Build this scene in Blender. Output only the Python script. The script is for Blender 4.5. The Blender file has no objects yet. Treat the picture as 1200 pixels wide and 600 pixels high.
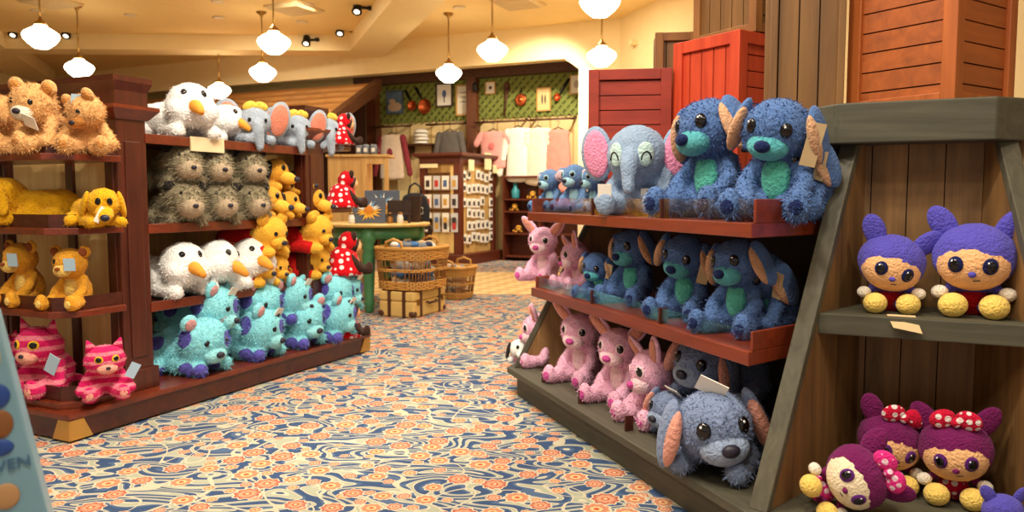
import bpy, bmesh, math, random
from math import sin, cos, pi, radians, atan, atan2, sqrt
from mathutils import Vector as V, Matrix as M, Euler, noise

random.seed(11)
SC = bpy.context.scene
COL = SC.collection

# ------------------------------------------------------------------ camera
F = 900.0                      # focal length in pixels of the 1200 px wide frame
EYE = V((0, 0, 1.25))
PIT = atan(69 / F)
FW = V((0, cos(PIT), -sin(PIT))); UP = V((0, sin(PIT), cos(PIT))); RT = V((1, 0, 0))
cam = bpy.data.cameras.new('camera'); co = bpy.data.objects.new('camera', cam); COL.objects.link(co)
co.location = EYE; co.rotation_euler = (pi / 2 - PIT, 0, 0)
cam.sensor_width = 36; cam.lens = F / 1200 * 36; cam.clip_end = 100; cam.clip_start = 0.05
cam.dof.use_dof = True; cam.dof.focus_distance = 3.4; cam.dof.aperture_fstop = 3.2
SC.camera = co
SC.view_settings.view_transform = 'Standard'; SC.view_settings.look = 'None'
SC.view_settings.gamma = 1; SC.view_settings.use_curve_mapping = False
SC.view_settings.exposure = 0.0

def ray(px, py): return FW + RT * ((px - 600) / F) + UP * ((300 - py) / F)
def G(px, py, z):
    d = ray(px, py); return EYE + d * ((z - EYE.z) / d.z)
def DY(px, py, y):
    d = ray(px, py); return EYE + d * (y / d.y)
def on_plane(px, py, p0, n):
    d = ray(px, py); return EYE + d * ((p0 - EYE).dot(n) / d.dot(n))

class Frame:
    """a floor-plan frame: s along ex, t along ey, z up"""
    def __init__(f, o, ex, ey): f.o, f.ex, f.ey = V((o.x, o.y, 0)), ex, ey
    def __call__(f, s, t, z): return f.o + f.ex * s + f.ey * t + V((0, 0, z))
    def at(f, px, t, z):
        """the point of the line (t, z) that stands over column px of the photograph"""
        q = f(0, t, z) - EYE; r = (px - 600) / F
        s = -(q.x - r * q.dot(FW)) / (f.ex.x - r * f.ex.dot(FW))
        return f(s, t, z)
    def s_at(f, px, t, z): return (f.at(px, t, z) - f(0, t, z)).dot(f.ex)

# ------------------------------------------------------------------ materials
def lin(c):
    def g(x):
        x /= 255
        return x / 12.92 if x <= .04045 else ((x + .055) / 1.055) ** 2.4
    return (g(c[0]), g(c[1]), g(c[2]), 1)
_mats = {}
def newmat(name):
    m = bpy.data.materials.new(name); m.use_nodes = True
    nt = m.node_tree; b = nt.nodes['Principled BSDF']
    return m, nt, b
def N(nt, t, **kw):
    n = nt.nodes.new(t)
    for k, v in kw.items():
        if k in n.inputs.keys(): n.inputs[k].default_value = v
        else: setattr(n, k, v)
    return n
def plain(name, c, rough=.6, metal=0, spec=None, bump=0, bscale=40, var=.06):
    key = ('plain', name)
    if key in _mats: return _mats[key]
    m, nt, b = newmat(name)
    b.inputs['Roughness'].default_value = rough; b.inputs['Metallic'].default_value = metal
    if spec is not None: b.inputs['Specular IOR Level'].default_value = spec
    tc = N(nt, 'ShaderNodeTexCoord'); nz = N(nt, 'ShaderNodeTexNoise', Scale=6.0, Detail=3.0)
    nt.links.new(tc.outputs['Object'], nz.inputs['Vector'])
    hs = N(nt, 'ShaderNodeHueSaturation'); hs.inputs['Color'].default_value = lin(c)
    mr = N(nt, 'ShaderNodeMapRange'); mr.inputs['To Min'].default_value = 1 - var * 2; mr.inputs['To Max'].default_value = 1 + var * 2
    nt.links.new(nz.outputs['Fac'], mr.inputs['Value']); nt.links.new(mr.outputs[0], hs.inputs['Value'])
    nt.links.new(hs.outputs[0], b.inputs['Base Color'])
    if bump:
        n2 = N(nt, 'ShaderNodeTexNoise', Scale=bscale, Detail=2.0); nt.links.new(tc.outputs['Object'], n2.inputs['Vector'])
        bp = N(nt, 'ShaderNodeBump', Strength=bump, Distance=.01); nt.links.new(n2.outputs['Fac'], bp.inputs['Height'])
        nt.links.new(bp.outputs[0], b.inputs['Normal'])
    _mats[key] = m; return m
def wood(name, c, c2=None, rough=.4, axis='z', rot=0, scale=1.0, contrast=.5, bump=.15, coat=0):
    """grain stretched along one axis; rot turns it about z"""
    key = ('wood', name)
    if key in _mats: return _mats[key]
    m, nt, b = newmat(name)
    c2 = c2 or tuple(x * .55 for x in c)
    tc = N(nt, 'ShaderNodeTexCoord'); mp = N(nt, 'ShaderNodeMapping'); mp.vector_type = 'TEXTURE'
    mp.inputs['Rotation'].default_value = (0, 0, rot)
    mp2 = N(nt, 'ShaderNodeMapping')
    mp2.inputs['Scale'].default_value = {'x': (2, 28, 28), 'y': (28, 2, 28), 'z': (28, 28, 2)}[axis]
    nt.links.new(tc.outputs['Object'], mp.inputs['Vector']); nt.links.new(mp.outputs[0], mp2.inputs['Vector'])
    nz = N(nt, 'ShaderNodeTexNoise', Scale=scale, Detail=5.0, Roughness=.65, Distortion=.6)
    nt.links.new(mp2.outputs[0], nz.inputs['Vector'])
    rp = N(nt, 'ShaderNodeValToRGB')
    rp.color_ramp.elements[0].position = .5 - contrast * .4; rp.color_ramp.elements[1].position = .5 + contrast * .3
    rp.color_ramp.elements[0].color = lin(c2); rp.color_ramp.elements[1].color = lin(c)
    nt.links.new(nz.outputs['Fac'], rp.inputs['Fac']); nt.links.new(rp.outputs[0], b.inputs['Base Color'])
    bp = N(nt, 'ShaderNodeBump', Strength=bump, Distance=.004); nt.links.new(nz.outputs['Fac'], bp.inputs['Height'])
    nt.links.new(bp.outputs[0], b.inputs['Normal'])
    b.inputs['Roughness'].default_value = rough
    if coat: b.inputs['Coat Weight'].default_value = coat; b.inputs['Coat Roughness'].default_value = .25
    _mats[key] = m; return m
def fur(name, c, var=.22, c2=None, pattern=None, scale=9.0, sheen=.35):
    key = ('fur', name)
    if key in _mats: return _mats[key]
    m, nt, b = newmat(name)
    tc = N(nt, 'ShaderNodeTexCoord')
    nz = N(nt, 'ShaderNodeTexNoise', Scale=scale, Detail=6.0, Roughness=.7)
    nt.links.new(tc.outputs['Object'], nz.inputs['Vector'])
    hs = N(nt, 'ShaderNodeHueSaturation')
    mr = N(nt, 'ShaderNodeMapRange'); mr.inputs['From Min'].default_value = .25; mr.inputs['From Max'].default_value = .75
    mr.inputs['To Min'].default_value = 1 - var; mr.inputs['To Max'].default_value = 1 + var
    nt.links.new(nz.outputs['Fac'], mr.inputs['Value']); nt.links.new(mr.outputs[0], hs.inputs['Value'])
    if pattern == 'spots':
        vo = N(nt, 'ShaderNodeTexVoronoi', Scale=3.1, Randomness=.55); nt.links.new(tc.outputs['Object'], vo.inputs['Vector'])
        rp = N(nt, 'ShaderNodeValToRGB'); e = rp.color_ramp.elements
        e[0].position = .34; e[0].color = (1, 1, 1, 1); e[1].position = .37; e[1].color = (0, 0, 0, 1)
        nt.links.new(vo.outputs['Distance'], rp.inputs['Fac'])
        fac = rp.outputs[0]
    elif pattern == 'dots':
        vo = N(nt, 'ShaderNodeTexVoronoi', Scale=11.0 if 'doll' in name else 7.0, Randomness=.25); nt.links.new(tc.outputs['Object'], vo.inputs['Vector'])
        rp = N(nt, 'ShaderNodeValToRGB'); e = rp.color_ramp.elements
        e[0].position = .34; e[0].color = (1, 1, 1, 1); e[1].position = .37; e[1].color = (0, 0, 0, 1)
        nt.links.new(vo.outputs['Distance'], rp.inputs['Fac']); fac = rp.outputs[0]
    elif pattern == 'stripes':
        wv = N(nt, 'ShaderNodeTexWave', Scale=2.4, Distortion=1.5); wv.bands_direction = 'Z'
        nt.links.new(tc.outputs['Object'], wv.inputs['Vector'])
        rp = N(nt, 'ShaderNodeValToRGB'); e = rp.color_ramp.elements
        e[0].position = .62; e[0].color = (0, 0, 0, 1); e[1].position = .68; e[1].color = (1, 1, 1, 1)
        nt.links.new(wv.outputs['Fac'], rp.inputs['Fac']); fac = rp.outputs[0]
    else: fac = None
    if fac is not None:
        mx = N(nt, 'ShaderNodeMix'); mx.data_type = 'RGBA'
        mx.inputs[6].default_value = lin(c); mx.inputs[7].default_value = lin(c2)
        nt.links.new(fac, mx.inputs[0]); nt.links.new(mx.outputs[2], hs.inputs['Color'])
    else: hs.inputs['Color'].default_value = lin(c)
    nt.links.new(hs.outputs[0], b.inputs['Base Color'])
    n2 = N(nt, 'ShaderNodeTexNoise', Scale=38.0, Detail=3.0); nt.links.new(tc.outputs['Object'], n2.inputs['Vector'])
    bp = N(nt, 'ShaderNodeBump', Strength=.55, Distance=.03); nt.links.new(n2.outputs['Fac'], bp.inputs['Height'])
    nt.links.new(bp.outputs[0], b.inputs['Normal'])
    b.inputs['Roughness'].default_value = .95; b.inputs['Specular IOR Level'].default_value = .1
    b.inputs['Sheen Weight'].default_value = sheen; b.inputs['Sheen Roughness'].default_value = .5
    b.inputs['Sheen Tint'].default_value = lin(tuple(min(255, x * .5 + 120) for x in c))
    _mats[key] = m; return m
def glow(name, c, s):
    m, nt, b = newmat(name)
    b.inputs['Base Color'].default_value = lin(c); b.inputs['Emission Color'].default_value = lin(c)
    b.inputs['Emission Strength'].default_value = s
    return m
def glass(name):
    m, nt, b = newmat(name)
    tr = N(nt, 'ShaderNodeBsdfTransparent'); gl = N(nt, 'ShaderNodeBsdfGlossy', Roughness=.08)
    tr.inputs[0].default_value = (.94, .96, .96, 1)
    fr = N(nt, 'ShaderNodeLayerWeight', Blend=.25); mx = N(nt, 'ShaderNodeMixShader')
    mr = N(nt, 'ShaderNodeMapRange'); mr.inputs['To Min'].default_value = .04; mr.inputs['To Max'].default_value = .4
    nt.links.new(fr.outputs['Facing'], mr.inputs[0]); nt.links.new(mr.outputs[0], mx.inputs[0])
    nt.links.new(tr.outputs[0], mx.inputs[1]); nt.links.new(gl.outputs[0], mx.inputs[2])
    nt.links.new(mx.outputs[0], nt.nodes['Material Output'].inputs[0])
    return m

# ------------------------------------------------------------------ mesh helpers
def B(): return bmesh.new()
def idf(s, t, z): return V((s, t, z))
def box(bm, fn, lo, hi):
    vs = [bm.verts.new(fn(x, y, z)) for z in (lo[2], hi[2]) for x, y in ((lo[0], lo[1]), (hi[0], lo[1]), (hi[0], hi[1]), (lo[0], hi[1]))]
    for f in ((3, 2, 1, 0), (4, 5, 6, 7), (0, 1, 5, 4), (1, 2, 6, 5), (2, 3, 7, 6), (3, 0, 4, 7)): bm.faces.new([vs[i] for i in f])
def prism(bm, fn, poly, z0, z1, poly_top=None):
    pt = poly_top or poly
    a = [bm.verts.new(fn(x, y, z0)) for x, y in poly]; b = [bm.verts.new(fn(x, y, z1)) for x, y in pt]
    n = len(poly)
    bm.faces.new(a[::-1]); bm.faces.new(b)
    for i in range(n): bm.faces.new((a[i], a[(i + 1) % n], b[(i + 1) % n], b[i]))
def hexa(bm, p):
    """eight corner points: bottom four, top four"""
    vs = [bm.verts.new(q) for q in p]
    for f in ((3, 2, 1, 0), (4, 5, 6, 7), (0, 1, 5, 4), (1, 2, 6, 5), (2, 3, 7, 6), (3, 0, 4, 7)): bm.faces.new([vs[i] for i in f])
def tube(bm, pts, r, n=8, close=False):
    rings = []; m = len(pts)
    for i, p in enumerate(pts):
        a = pts[(i - 1) % m] if (i or close) else p; c = pts[(i + 1) % m] if (i < m - 1 or close) else p
        d = (c - a).normalized()
        x = d.cross(V((0, 0, 1)))
        if x.length < .05: x = d.cross(V((1, 0, 0)))
        x.normalize(); y = d.cross(x)
        rr = r[i] if isinstance(r, (list, tuple)) else r
        rings.append([bm.verts.new(p + x * (rr * cos(2 * pi * k / n)) + y * (rr * sin(2 * pi * k / n))) for k in range(n)])
    for i in range(m if close else m - 1):
        a, b = rings[i], rings[(i + 1) % m]
        for k in range(n): bm.faces.new((a[k], a[(k + 1) % n], b[(k + 1) % n], b[k]))
    if not close: bm.faces.new(rings[0][::-1]); bm.faces.new(rings[-1])
def lathe(bm, prof, c=V((0, 0, 0)), n=24):
    rings = []
    for r, z in prof:
        rings.append([bm.verts.new(c + V((max(r, 1e-4) * cos(2 * pi * k / n), max(r, 1e-4) * sin(2 * pi * k / n), z))) for k in range(n)])
    for a, b in zip(rings, rings[1:]):
        for k in range(n): bm.faces.new((a[k], a[(k + 1) % n], b[(k + 1) % n], b[k]))
    bm.faces.new(rings[0][::-1]); bm.faces.new(rings[-1])
def ellm(c, r, rot=(0, 0, 0)): return M.Translation(V(c)) @ Euler(rot).to_matrix().to_4x4() @ M.Diagonal((*r, 1))
def sph(bm, m, u=16, v=11): bmesh.ops.create_uvsphere(bm, u_segments=u, v_segments=v, radius=1, matrix=m)
def mesh_of(name, bm, smooth=False):
    bmesh.ops.recalc_face_normals(bm, faces=bm.faces)
    me = bpy.data.meshes.new(name); bm.to_mesh(me); bm.free()
    if smooth: me.polygons.foreach_set('use_smooth', [True] * len(me.polygons))
    return me
def obj(name, bm, mat, parent=None, smooth=False, bev=0, label=None):
    me = mesh_of(name, bm, smooth) if isinstance(bm, bmesh.types.BMesh) else bm
    me.materials.append(mat)
    o = bpy.data.objects.new(name, me); COL.objects.link(o)
    if parent is not None:
        o.parent = parent; o.matrix_parent_inverse = WINV.get(parent.name, M.Identity(4))
        WINV[o.name] = M.Identity(4)
    if bev:
        md = o.modifiers.new('bevel', 'BEVEL'); md.width = bev; md.segments = 2; md.limit_method = 'ANGLE'
    if label: o['label'] = label
    return o
WINV = {}
def tag(o, label, cat, group=None, kind=None):
    o['label'] = label; o['category'] = cat
    if group: o['group'] = group
    if kind: o['kind'] = kind
    return o
def thing(name, label, cat, loc, group=None):
    """Empty at a thing's base; its parts are given in world coordinates"""
    o = bpy.data.objects.new(name, None); COL.objects.link(o); o.location = loc; o.empty_display_size = .1
    WINV[o.name] = M.Translation(-V(loc))
    return tag(o, label, cat, group)
def struct(name, bm, mat, parent=None, smooth=False, bev=0):
    o = obj(name, bm, mat, parent, smooth, bev)
    if parent is None: o['kind'] = 'structure'
    return o
def copy_thing(r, loc=None, yaw=None, label=None, group=None):
    c = r.copy(); COL.objects.link(c)
    if loc is not None: c.location = loc
    if yaw is not None: c.rotation_euler = (0, 0, yaw)
    if label: c['label'] = label
    if group: c['group'] = group
    for ch in list(KIDS(r)):
        d = ch.copy(); COL.objects.link(d); d.parent = c
        for g in list(KIDS(ch)):
            e = g.copy(); COL.objects.link(e); e.parent = d
    return c
def KIDS(o): return [x for x in COL.objects if x.parent == o]
# ------------------------------------------------------------------ plan
AL = radians(24.8); AR = radians(20.2)
uL = V((sin(AL), cos(AL), 0)); vL = V((cos(AL), -sin(AL), 0))      # room axes, also those of the dark red unit
aR = V((-sin(AR), cos(AR), 0)); iR = V((cos(AR), sin(AR), 0))      # the grey island: along the aisle, and into it
L = Frame(G(82, 521, 0), uL, vL)
R = Frame(G(885, 600, .18), aR, iR)
ROOM = Frame(V((0, 0, 0)), vL, uL)

# ------------------------------------------------------------------ room shell
def carpet():
    m, nt, b = newmat('floral_carpet'); lk = nt.links.new
    tc = N(nt, 'ShaderNodeTexCoord')
    mp = N(nt, 'ShaderNodeMapping'); mp.inputs['Rotation'].default_value = (0, 0, .35)
    mpl = N(nt, 'ShaderNodeMapping'); mpl.inputs['Rotation'].default_value = (0, 0, .9); mpl.inputs['Scale'].default_value = (1.0, 2.0, 1); lk(tc.outputs['Object'], mpl.inputs['Vector'])
    lk(tc.outputs['Object'], mp.inputs['Vector'])
    def math_(op, a, b_=None, c=None):
        n = N(nt, 'ShaderNodeMath'); n.operation = op
        for i, x in enumerate((a, b_, c)):
            if x is None: continue
            if isinstance(x, (int, float)): n.inputs[i].default_value = x
            else: lk(x, n.inputs[i])
        return n.outputs[0]
    def mix(f, a, b_):
        n = N(nt, 'ShaderNodeMix'); n.data_type = 'RGBA'
        for i, x in ((0, f), (6, a), (7, b_)):
            if isinstance(x, (tuple, float, int)): n.inputs[i].default_value = x
            else: lk(x, n.inputs[i])
        return n.outputs[2]
    def ramp(f, stops, const=False):
        r = N(nt, 'ShaderNodeValToRGB'); e = r.color_ramp.elements
        if const: r.color_ramp.interpolation = 'CONSTANT'
        while len(e) < len(stops): e.new(.5)
        for q, (p, c) in zip(e, stops): q.position = p; q.color = c if len(c) == 4 else lin(c)
        lk(f, r.inputs[0]); return r.outputs[0]
    slate, slate2 = (60, 80, 114), (82, 102, 132); cream, sage = (198, 190, 166), (166, 168, 146)
    # leaves: long lens shapes
    nz = N(nt, 'ShaderNodeTexNoise', Scale=2.6, Detail=0.0, Distortion=.9); lk(mpl.outputs[0], nz.inputs['Vector'])
    band = math_('FRACT', math_('MULTIPLY', nz.outputs['Fac'], 8.0))
    base = ramp(band, [(0, slate), (.30, cream), (.38, sage), (.63, cream), (.71, slate2), (.86, slate)], True)
    def flowers(scale, r0, r1, npet, off, col, prev, prob):
        mp2 = N(nt, 'ShaderNodeMapping'); mp2.inputs['Location'].default_value = off; mp2.inputs['Scale'].default_value = (scale,) * 3
        lk(mp.outputs[0], mp2.inputs['Vector'])
        vo = N(nt, 'ShaderNodeTexVoronoi', Scale=1.0, Randomness=.62); vo.voronoi_dimensions = '2D'
        lk(mp2.outputs[0], vo.inputs['Vector'])
        df = N(nt, 'ShaderNodeVectorMath'); df.operation = 'SUBTRACT'; lk(mp2.outputs[0], df.inputs[0]); lk(vo.outputs['Position'], df.inputs[1])
        sx = N(nt, 'ShaderNodeSeparateXYZ'); lk(df.outputs[0], sx.inputs[0])
        ang = math_('ARCTAN2', sx.outputs[1], sx.outputs[0])
        pet = math_('MULTIPLY_ADD', math_('COSINE', math_('MULTIPLY', ang, npet)), .09, 1.0)
        sc_ = N(nt, 'ShaderNodeSeparateColor'); lk(vo.outputs['Color'], sc_.inputs[0])
        rad = math_('MULTIPLY_ADD', sc_.outputs[0], r1 - r0, r0)
        q = math_('DIVIDE', math_('DIVIDE', vo.outputs['Distance'], rad), pet)
        c1 = ramp(q, [(0, (214, 196, 160)), (.14, (190, 98, 62)), (.30, col[0]), (.55, col[1]), (.70, (174, 88, 68)), (.86, (208, 192, 166))], True)
        c2 = ramp(q, [(0, (196, 84, 56)), (.2, (220, 186, 132)), (.42, col[1]), (.62, (200, 134, 98)), (.84, (210, 194, 168))], True)
        c = mix(math_('GREATER_THAN', sc_.outputs[1], .5), c1, c2)
        ins = math_('MULTIPLY', math_('LESS_THAN', q, 1.0), math_('LESS_THAN', sc_.outputs[2], prob))
        return mix(ins, prev, c)
    # scrolls
    n2 = N(nt, 'ShaderNodeTexNoise', Scale=2.0, Detail=0.0, Distortion=1.2)
    mp3 = N(nt, 'ShaderNodeMapping'); mp3.inputs['Location'].default_value = (3.1, 7.7, 0); lk(mp.outputs[0], mp3.inputs['Vector']); lk(mp3.outputs[0], n2.inputs['Vector'])
    fr = math_('ABSOLUTE', math_('SUBTRACT', math_('FRACT', math_('MULTIPLY', n2.outputs['Fac'], 5.0)), .5))
    col = mix(math_('LESS_THAN', fr, .045), base, lin((196, 186, 160)))
    col = flowers(8.6, .20, .30, 7, (.37, .21, 0), ((206, 164, 134), (196, 142, 116)), col, .6)
    col = flowers(6.3, .27, .40, 9, (0, 0, 0), ((208, 152, 120), (192, 128, 102)), col, .72)
    n4 = N(nt, 'ShaderNodeTexNoise', Scale=260.0, Detail=2.0); lk(tc.outputs['Object'], n4.inputs['Vector'])
    hs = N(nt, 'ShaderNodeHueSaturation'); lk(col, hs.inputs['Color'])
    lk(math_('MULTIPLY_ADD', n4.outputs['Fac'], .5, .72), hs.inputs['Value'])
    lk(hs.outputs[0], b.inputs['Base Color'])
    bp = N(nt, 'ShaderNodeBump', Strength=.4, Distance=.004); lk(n4.outputs['Fac'], bp.inputs['Height']); lk(bp.outputs[0], b.inputs['Normal'])
    b.inputs['Roughness'].default_value = 1; b.inputs['Specular IOR Level'].default_value = .1
    return m
bm = B(); prism(bm, idf, [(-14, -5), (14, -5), (14, 26), (-14, 26)], -.1, 0)
struct('floor', bm, carpet())

# pale chequered inlay that crosses the carpet
m, nt, b_ = newmat('pale_tile')
tc = N(nt, 'ShaderNodeTexCoord'); mp = N(nt, 'ShaderNodeMapping'); mp.inputs['Rotation'].default_value = (0, 0, AL + .78)
ck = N(nt, 'ShaderNodeTexChecker', Scale=5.0); ck.inputs[1].default_value = lin((232, 205, 150)); ck.inputs[2].default_value = lin((205, 168, 108))
nt.links.new(tc.outputs['Object'], mp.inputs[0]); nt.links.new(mp.outputs[0], ck.inputs[0]); nt.links.new(ck.outputs[0], b_.inputs['Base Color'])
b_.inputs['Roughness'].default_value = .45
p0 = G(560, 345, 0); p1 = G(560, 319, 0)
bm = B(); prism(bm, idf, [(p0.x - 6, p0.y + .35), (p0.x + 7, p0.y - .4), (p1.x + 7, p1.y - .5), (p1.x - 6, p1.y + .4)], 0, .004)
struct('floor_inlay', bm, m)

CEIL = 4.31; LOW = 4.02
cream = plain('cream_paint', (240, 216, 160), .75, var=.02)
ceilm = plain('ceiling_paint', (240, 208, 140), .8, var=.02)
bm = B(); prism(bm, idf, [(-14, -5), (14, -5), (14, 26), (-14, 26)], CEIL, CEIL + .1)
struct('ceiling', bm, ceilm)

# beams: bottom edges found on the plane z = LOW
bA0, bA1 = G(409, 61, LOW), G(455, 61.5, LOW)
def beam(name, p, w, t0, t1, along, across):
    bm = B(); f = Frame(p, along, across); box(bm, f, (t0, 0, LOW), (t1, w, CEIL + .02)); return struct(name, bm, cream)
beam('beam_1', bA0, (bA1 - bA0).dot(iR), -15, 2.5, aR, iR)
pB = G(100, 58, LOW); 
f = Frame(pB, V((.985, .03, 0)).normalized(), V((-.03, .985, 0)).normalized())
bm = B(); box(bm, f, (-8, 0, LOW + .006), ((bA0 - f.o).dot(f.ex) + .5, .55, CEIL + .02)); struct('beam_2', bm, cream)
pC = G(40, 80, LOW); f = Frame(pC, aR, iR); bm = B(); box(bm, f, (-9, -.8, LOW + .012), (2.2, 0, CEIL + .02)); struct('beam_3', bm, cream)

# front wall (cream) over a wide opening; the wall continues right of the pillar
pw = G(600, 34, CEIL)
n_room = -uL                       # faces the viewer
WF = Frame(pw, vL, uL)
def wf(px, py): 
    q = on_plane(px, py, V((WF.o.x, WF.o.y, 0)), uL); return (q - WF.o).dot(vL), q.z
tR, z_bot_r = wf(663, 70); tP0, zch = wf(680, 81.5); tP1, _ = wf(693, 100); zb = wf(520, 80)[1]; tC = wf(727, 20)[0]
bm = B()
box(bm, WF, (-22, 0, zb), (tR, .25, CEIL))
hexa(bm, [WF(tR, 0, z_bot_r), WF(tP0, 0, zch), WF(tP0, .25, zch), WF(tR, .25, z_bot_r), WF(tR, 0, CEIL), WF(tP0, 0, CEIL), WF(tP0, .25, CEIL), WF(tR, .25, CEIL)])
box(bm, WF, (tP0, 0, 0), (tC, .25, CEIL))
struct('wall_back', bm, cream)
bm = B(); box(bm, WF, (tP0 - .02, -.03, 0), (tP1, 0, zch)); struct('trim_1', bm, plain('pillar_paint', (250, 236, 200), .6, var=.02), bev=.006)
WR = Frame(WF(tC, 0, 0), -aR, iR)
bm = B(); box(bm, WR, (0, 0, 0), (16, .25, CEIL)); struct('wall_right', bm, cream)
bm = B(); box(bm, WR, (.5, -.12, wf(740, 59)[1]), (.62, 0, wf(740, 58)[1] + .06)); struct('trim_2', bm, cream)
bm = B(); box(bm, Frame(V((-11.5, 0, 0)), V((0, 1, 0)), V((-1, 0, 0))), (-5, 0, 0), (26, .2, CEIL)); struct('wall_left', bm, cream)

# ---- recessed shop wall with lattice, header beam and hanging bays
green = plain('lattice_green', (134, 142, 62), .8); green2 = plain('lattice_backing', (96, 102, 44), .9)
brown = wood('dark_brown_beam', (98, 58, 30), (66, 36, 18), .55, 'x', 0, 1.0)
WB0 = V((1.33, 15.0, 0)); WB = Frame(WB0, vL, uL)
def wb(px, py, off=0.0):
    q = on_plane(px, py, V((WB.o.x, WB.o.y, 0)) - uL * off, uL); return (q - WB.o).dot(vL), q.z
def wbp(px, py, off=0.0): return on_plane(px, py, V((WB.o.x, WB.o.y, 0)) - uL * off, uL)
tl = wb(440, 120)[0]; tr = wb(700, 120)[0]
zlat0 = wb(560, 140)[1]; zlat1 = wb(560, 92)[1]
bm = B(); box(bm, WB, (tl - 8, 0, 0), (tr + .6, .2, CEIL)); struct('wall_alcove', bm, plain('alcove_cream', (238, 212, 150), .7, var=.03))
bm = B(); box(bm, WB, (tl, -.03, zlat0), (tr, 0, zlat1)); struct('trim_3', bm, green2)
bm = B()
h = zlat1 - zlat0; step = .17; x = tl - h
while x < tr:
    for sgn, y0 in ((1, -.05), (-1, -.065)):
        a, c = (x, x + h) if sgn > 0 else (x + h, x)
        lo, hi = max(min(a, c), tl), min(max(a, c), tr)
        if hi - lo < .05: continue
        def zz(t): return zlat0 + (t - a) / (c - a) * h
        w = .05 if sgn > 0 else .02
        pts = [(lo, zz(lo)), (hi, zz(hi))]
        hexa(bm, [WB(pts[0][0], y0, pts[0][1] - w), WB(pts[1][0], y0, pts[1][1] - w), WB(pts[1][0], y0 + .014, pts[1][1] - w), WB(pts[0][0], y0 + .014, pts[0][1] - w),
                  WB(pts[0][0], y0, pts[0][1] + w), WB(pts[1][0], y0, pts[1][1] + w), WB(pts[1][0], y0 + .014, pts[1][1] + w), WB(pts[0][0], y0 + .014, pts[0][1] + w)])
    x += step
o = struct('wall_lattice', bm, green)
bm = B(); box(bm, WB, (tl - .4, -.25, zlat1 - .02), (tr + .3, 0, CEIL)); struct('beam_4', bm, brown)
for px0, px1 in ((432, 447), (552, 563)):
    t0, t1 = wb(px0, 120)[0], wb(px1, 120)[0]
    bm = B(); box(bm, WB, (t0, -.22, 0), (t1, 0, zlat1)); struct('pillar_1' if px0 < 500 else 'pillar_2', bm, wood('post_wood', (120, 68, 36), (84, 44, 22), .5, 'z'), bev=.01)
    if px0 > 500:
        bm = B(); p = wbp(557, 102, .24); lathe(bm, [(.03, -.1), (.055, -.08), (.06, .05), (.04, .09)], p, 12)
        tag(obj('wall_sconce', bm, plain('sconce_iron', (38, 26, 22), .5), smooth=True), 'small dark iron sconce on the brown post between the two hanging bays', 'wall lamp')
bm = B()
for px in (465, 481, 506, 520, 546, 583, 604, 622, 645, 672):
    t = wb(px, 150)[0]; box(bm, WB, (t - .015, -.012, 0), (t + .015, 0, zlat0))
struct('trim_4', bm, plain('joint_tan', (206, 172, 108), .7))
# hanging rails, one per bay
rail_m = plain('rail_brown', (92, 54, 30), .5)
for nm, x0, x1, lab in (('a', 447, 485, 'brown hanging rail above the maroon and white shirt'), ('b', 509, 549, 'brown hanging rail above the grey sweatshirt'),
                        ('c', 565, 620, 'brown hanging rail above the pink tee and white shirts'), ('d', 626, 678, 'brown hanging rail above the pink dress')):
    t0, t1 = wb(x0, 140)[0], wb(x1, 140)[0]; z = zlat0 - .1
    r = thing('clothes_rail', lab, 'clothes rail', WB(t0, 0, z))
    bm = B(); tube(bm, [WB(t0, -.34, z), WB(t1, -.34, z)], .02); obj('bar', bm, rail_m, r, True)
    for t in (t0 + .05, t1 - .05):
        bm = B(); tube(bm, [WB(t, -.34, z), WB(t, -.1, z + .02), WB(t, -.005, z + .06)], .022); obj('bracket', bm, rail_m, r, True)

# ---- cottage roof of tan boards at the left of the alcove, with its rafter
RF = WF
roofm = wood('roof_boards', (196, 142, 74), (150, 98, 44), .55, 'x', -AL)
rt0 = wf(190, 110)[0]
pt = wbp(442, 98, 1.2); 
fx = Frame(V((pt.x, pt.y, 0)), vL, -uL)
r = thing('cottage_roof', 'tan boarded roof sloping down beside the green lattice wall', 'roof', fx(0, 0, 2.4))
zt = pt.z + .02; pb = on_plane(398, 140, pt - uL * 1.5, uL)
zlow = pb.z - .6; run = 2.4; n = 11
bm = B()
for i in range(n):
    a, c = i / n, (i + 1) / n
    z0, z1 = zt + (zlow - zt) * a, zt + (zlow - zt) * c
    hexa(bm, [fx(-9, run * a, z0 - .04), fx(-.12, run * a, z0 - .04), fx(-.12, run * c + .05, z1 - .04), fx(-9, run * c + .05, z1 - .04),
              fx(-9, run * a, z0 + .0), fx(-.12, run * a, z0 + .0), fx(-.12, run * c + .05, z1 + .035), fx(-9, run * c + .05, z1 + .035)])
obj('roof_boards', bm, roofm, r)
bm = B()
hexa(bm, [fx(-.14, -.1, zt - .16), fx(.04, -.1, zt - .16), fx(.04, run + .2, zlow - .2), fx(-.14, run + .2, zlow - .2),
          fx(-.14, -.1, zt + .09), fx(.04, -.1, zt + .09), fx(.04, run + .2, zlow + .05), fx(-.14, run + .2, zlow + .05)])
obj('rafter', bm, brown, r, bev=.01)
bm = B(); box(bm, fx, (-9, -.05, 0), (-.3, .0, zt - .1)); obj('wall_panel', bm, wood('roof_dark', (70, 40, 24), (48, 26, 16), .6, 'z'), r)
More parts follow.
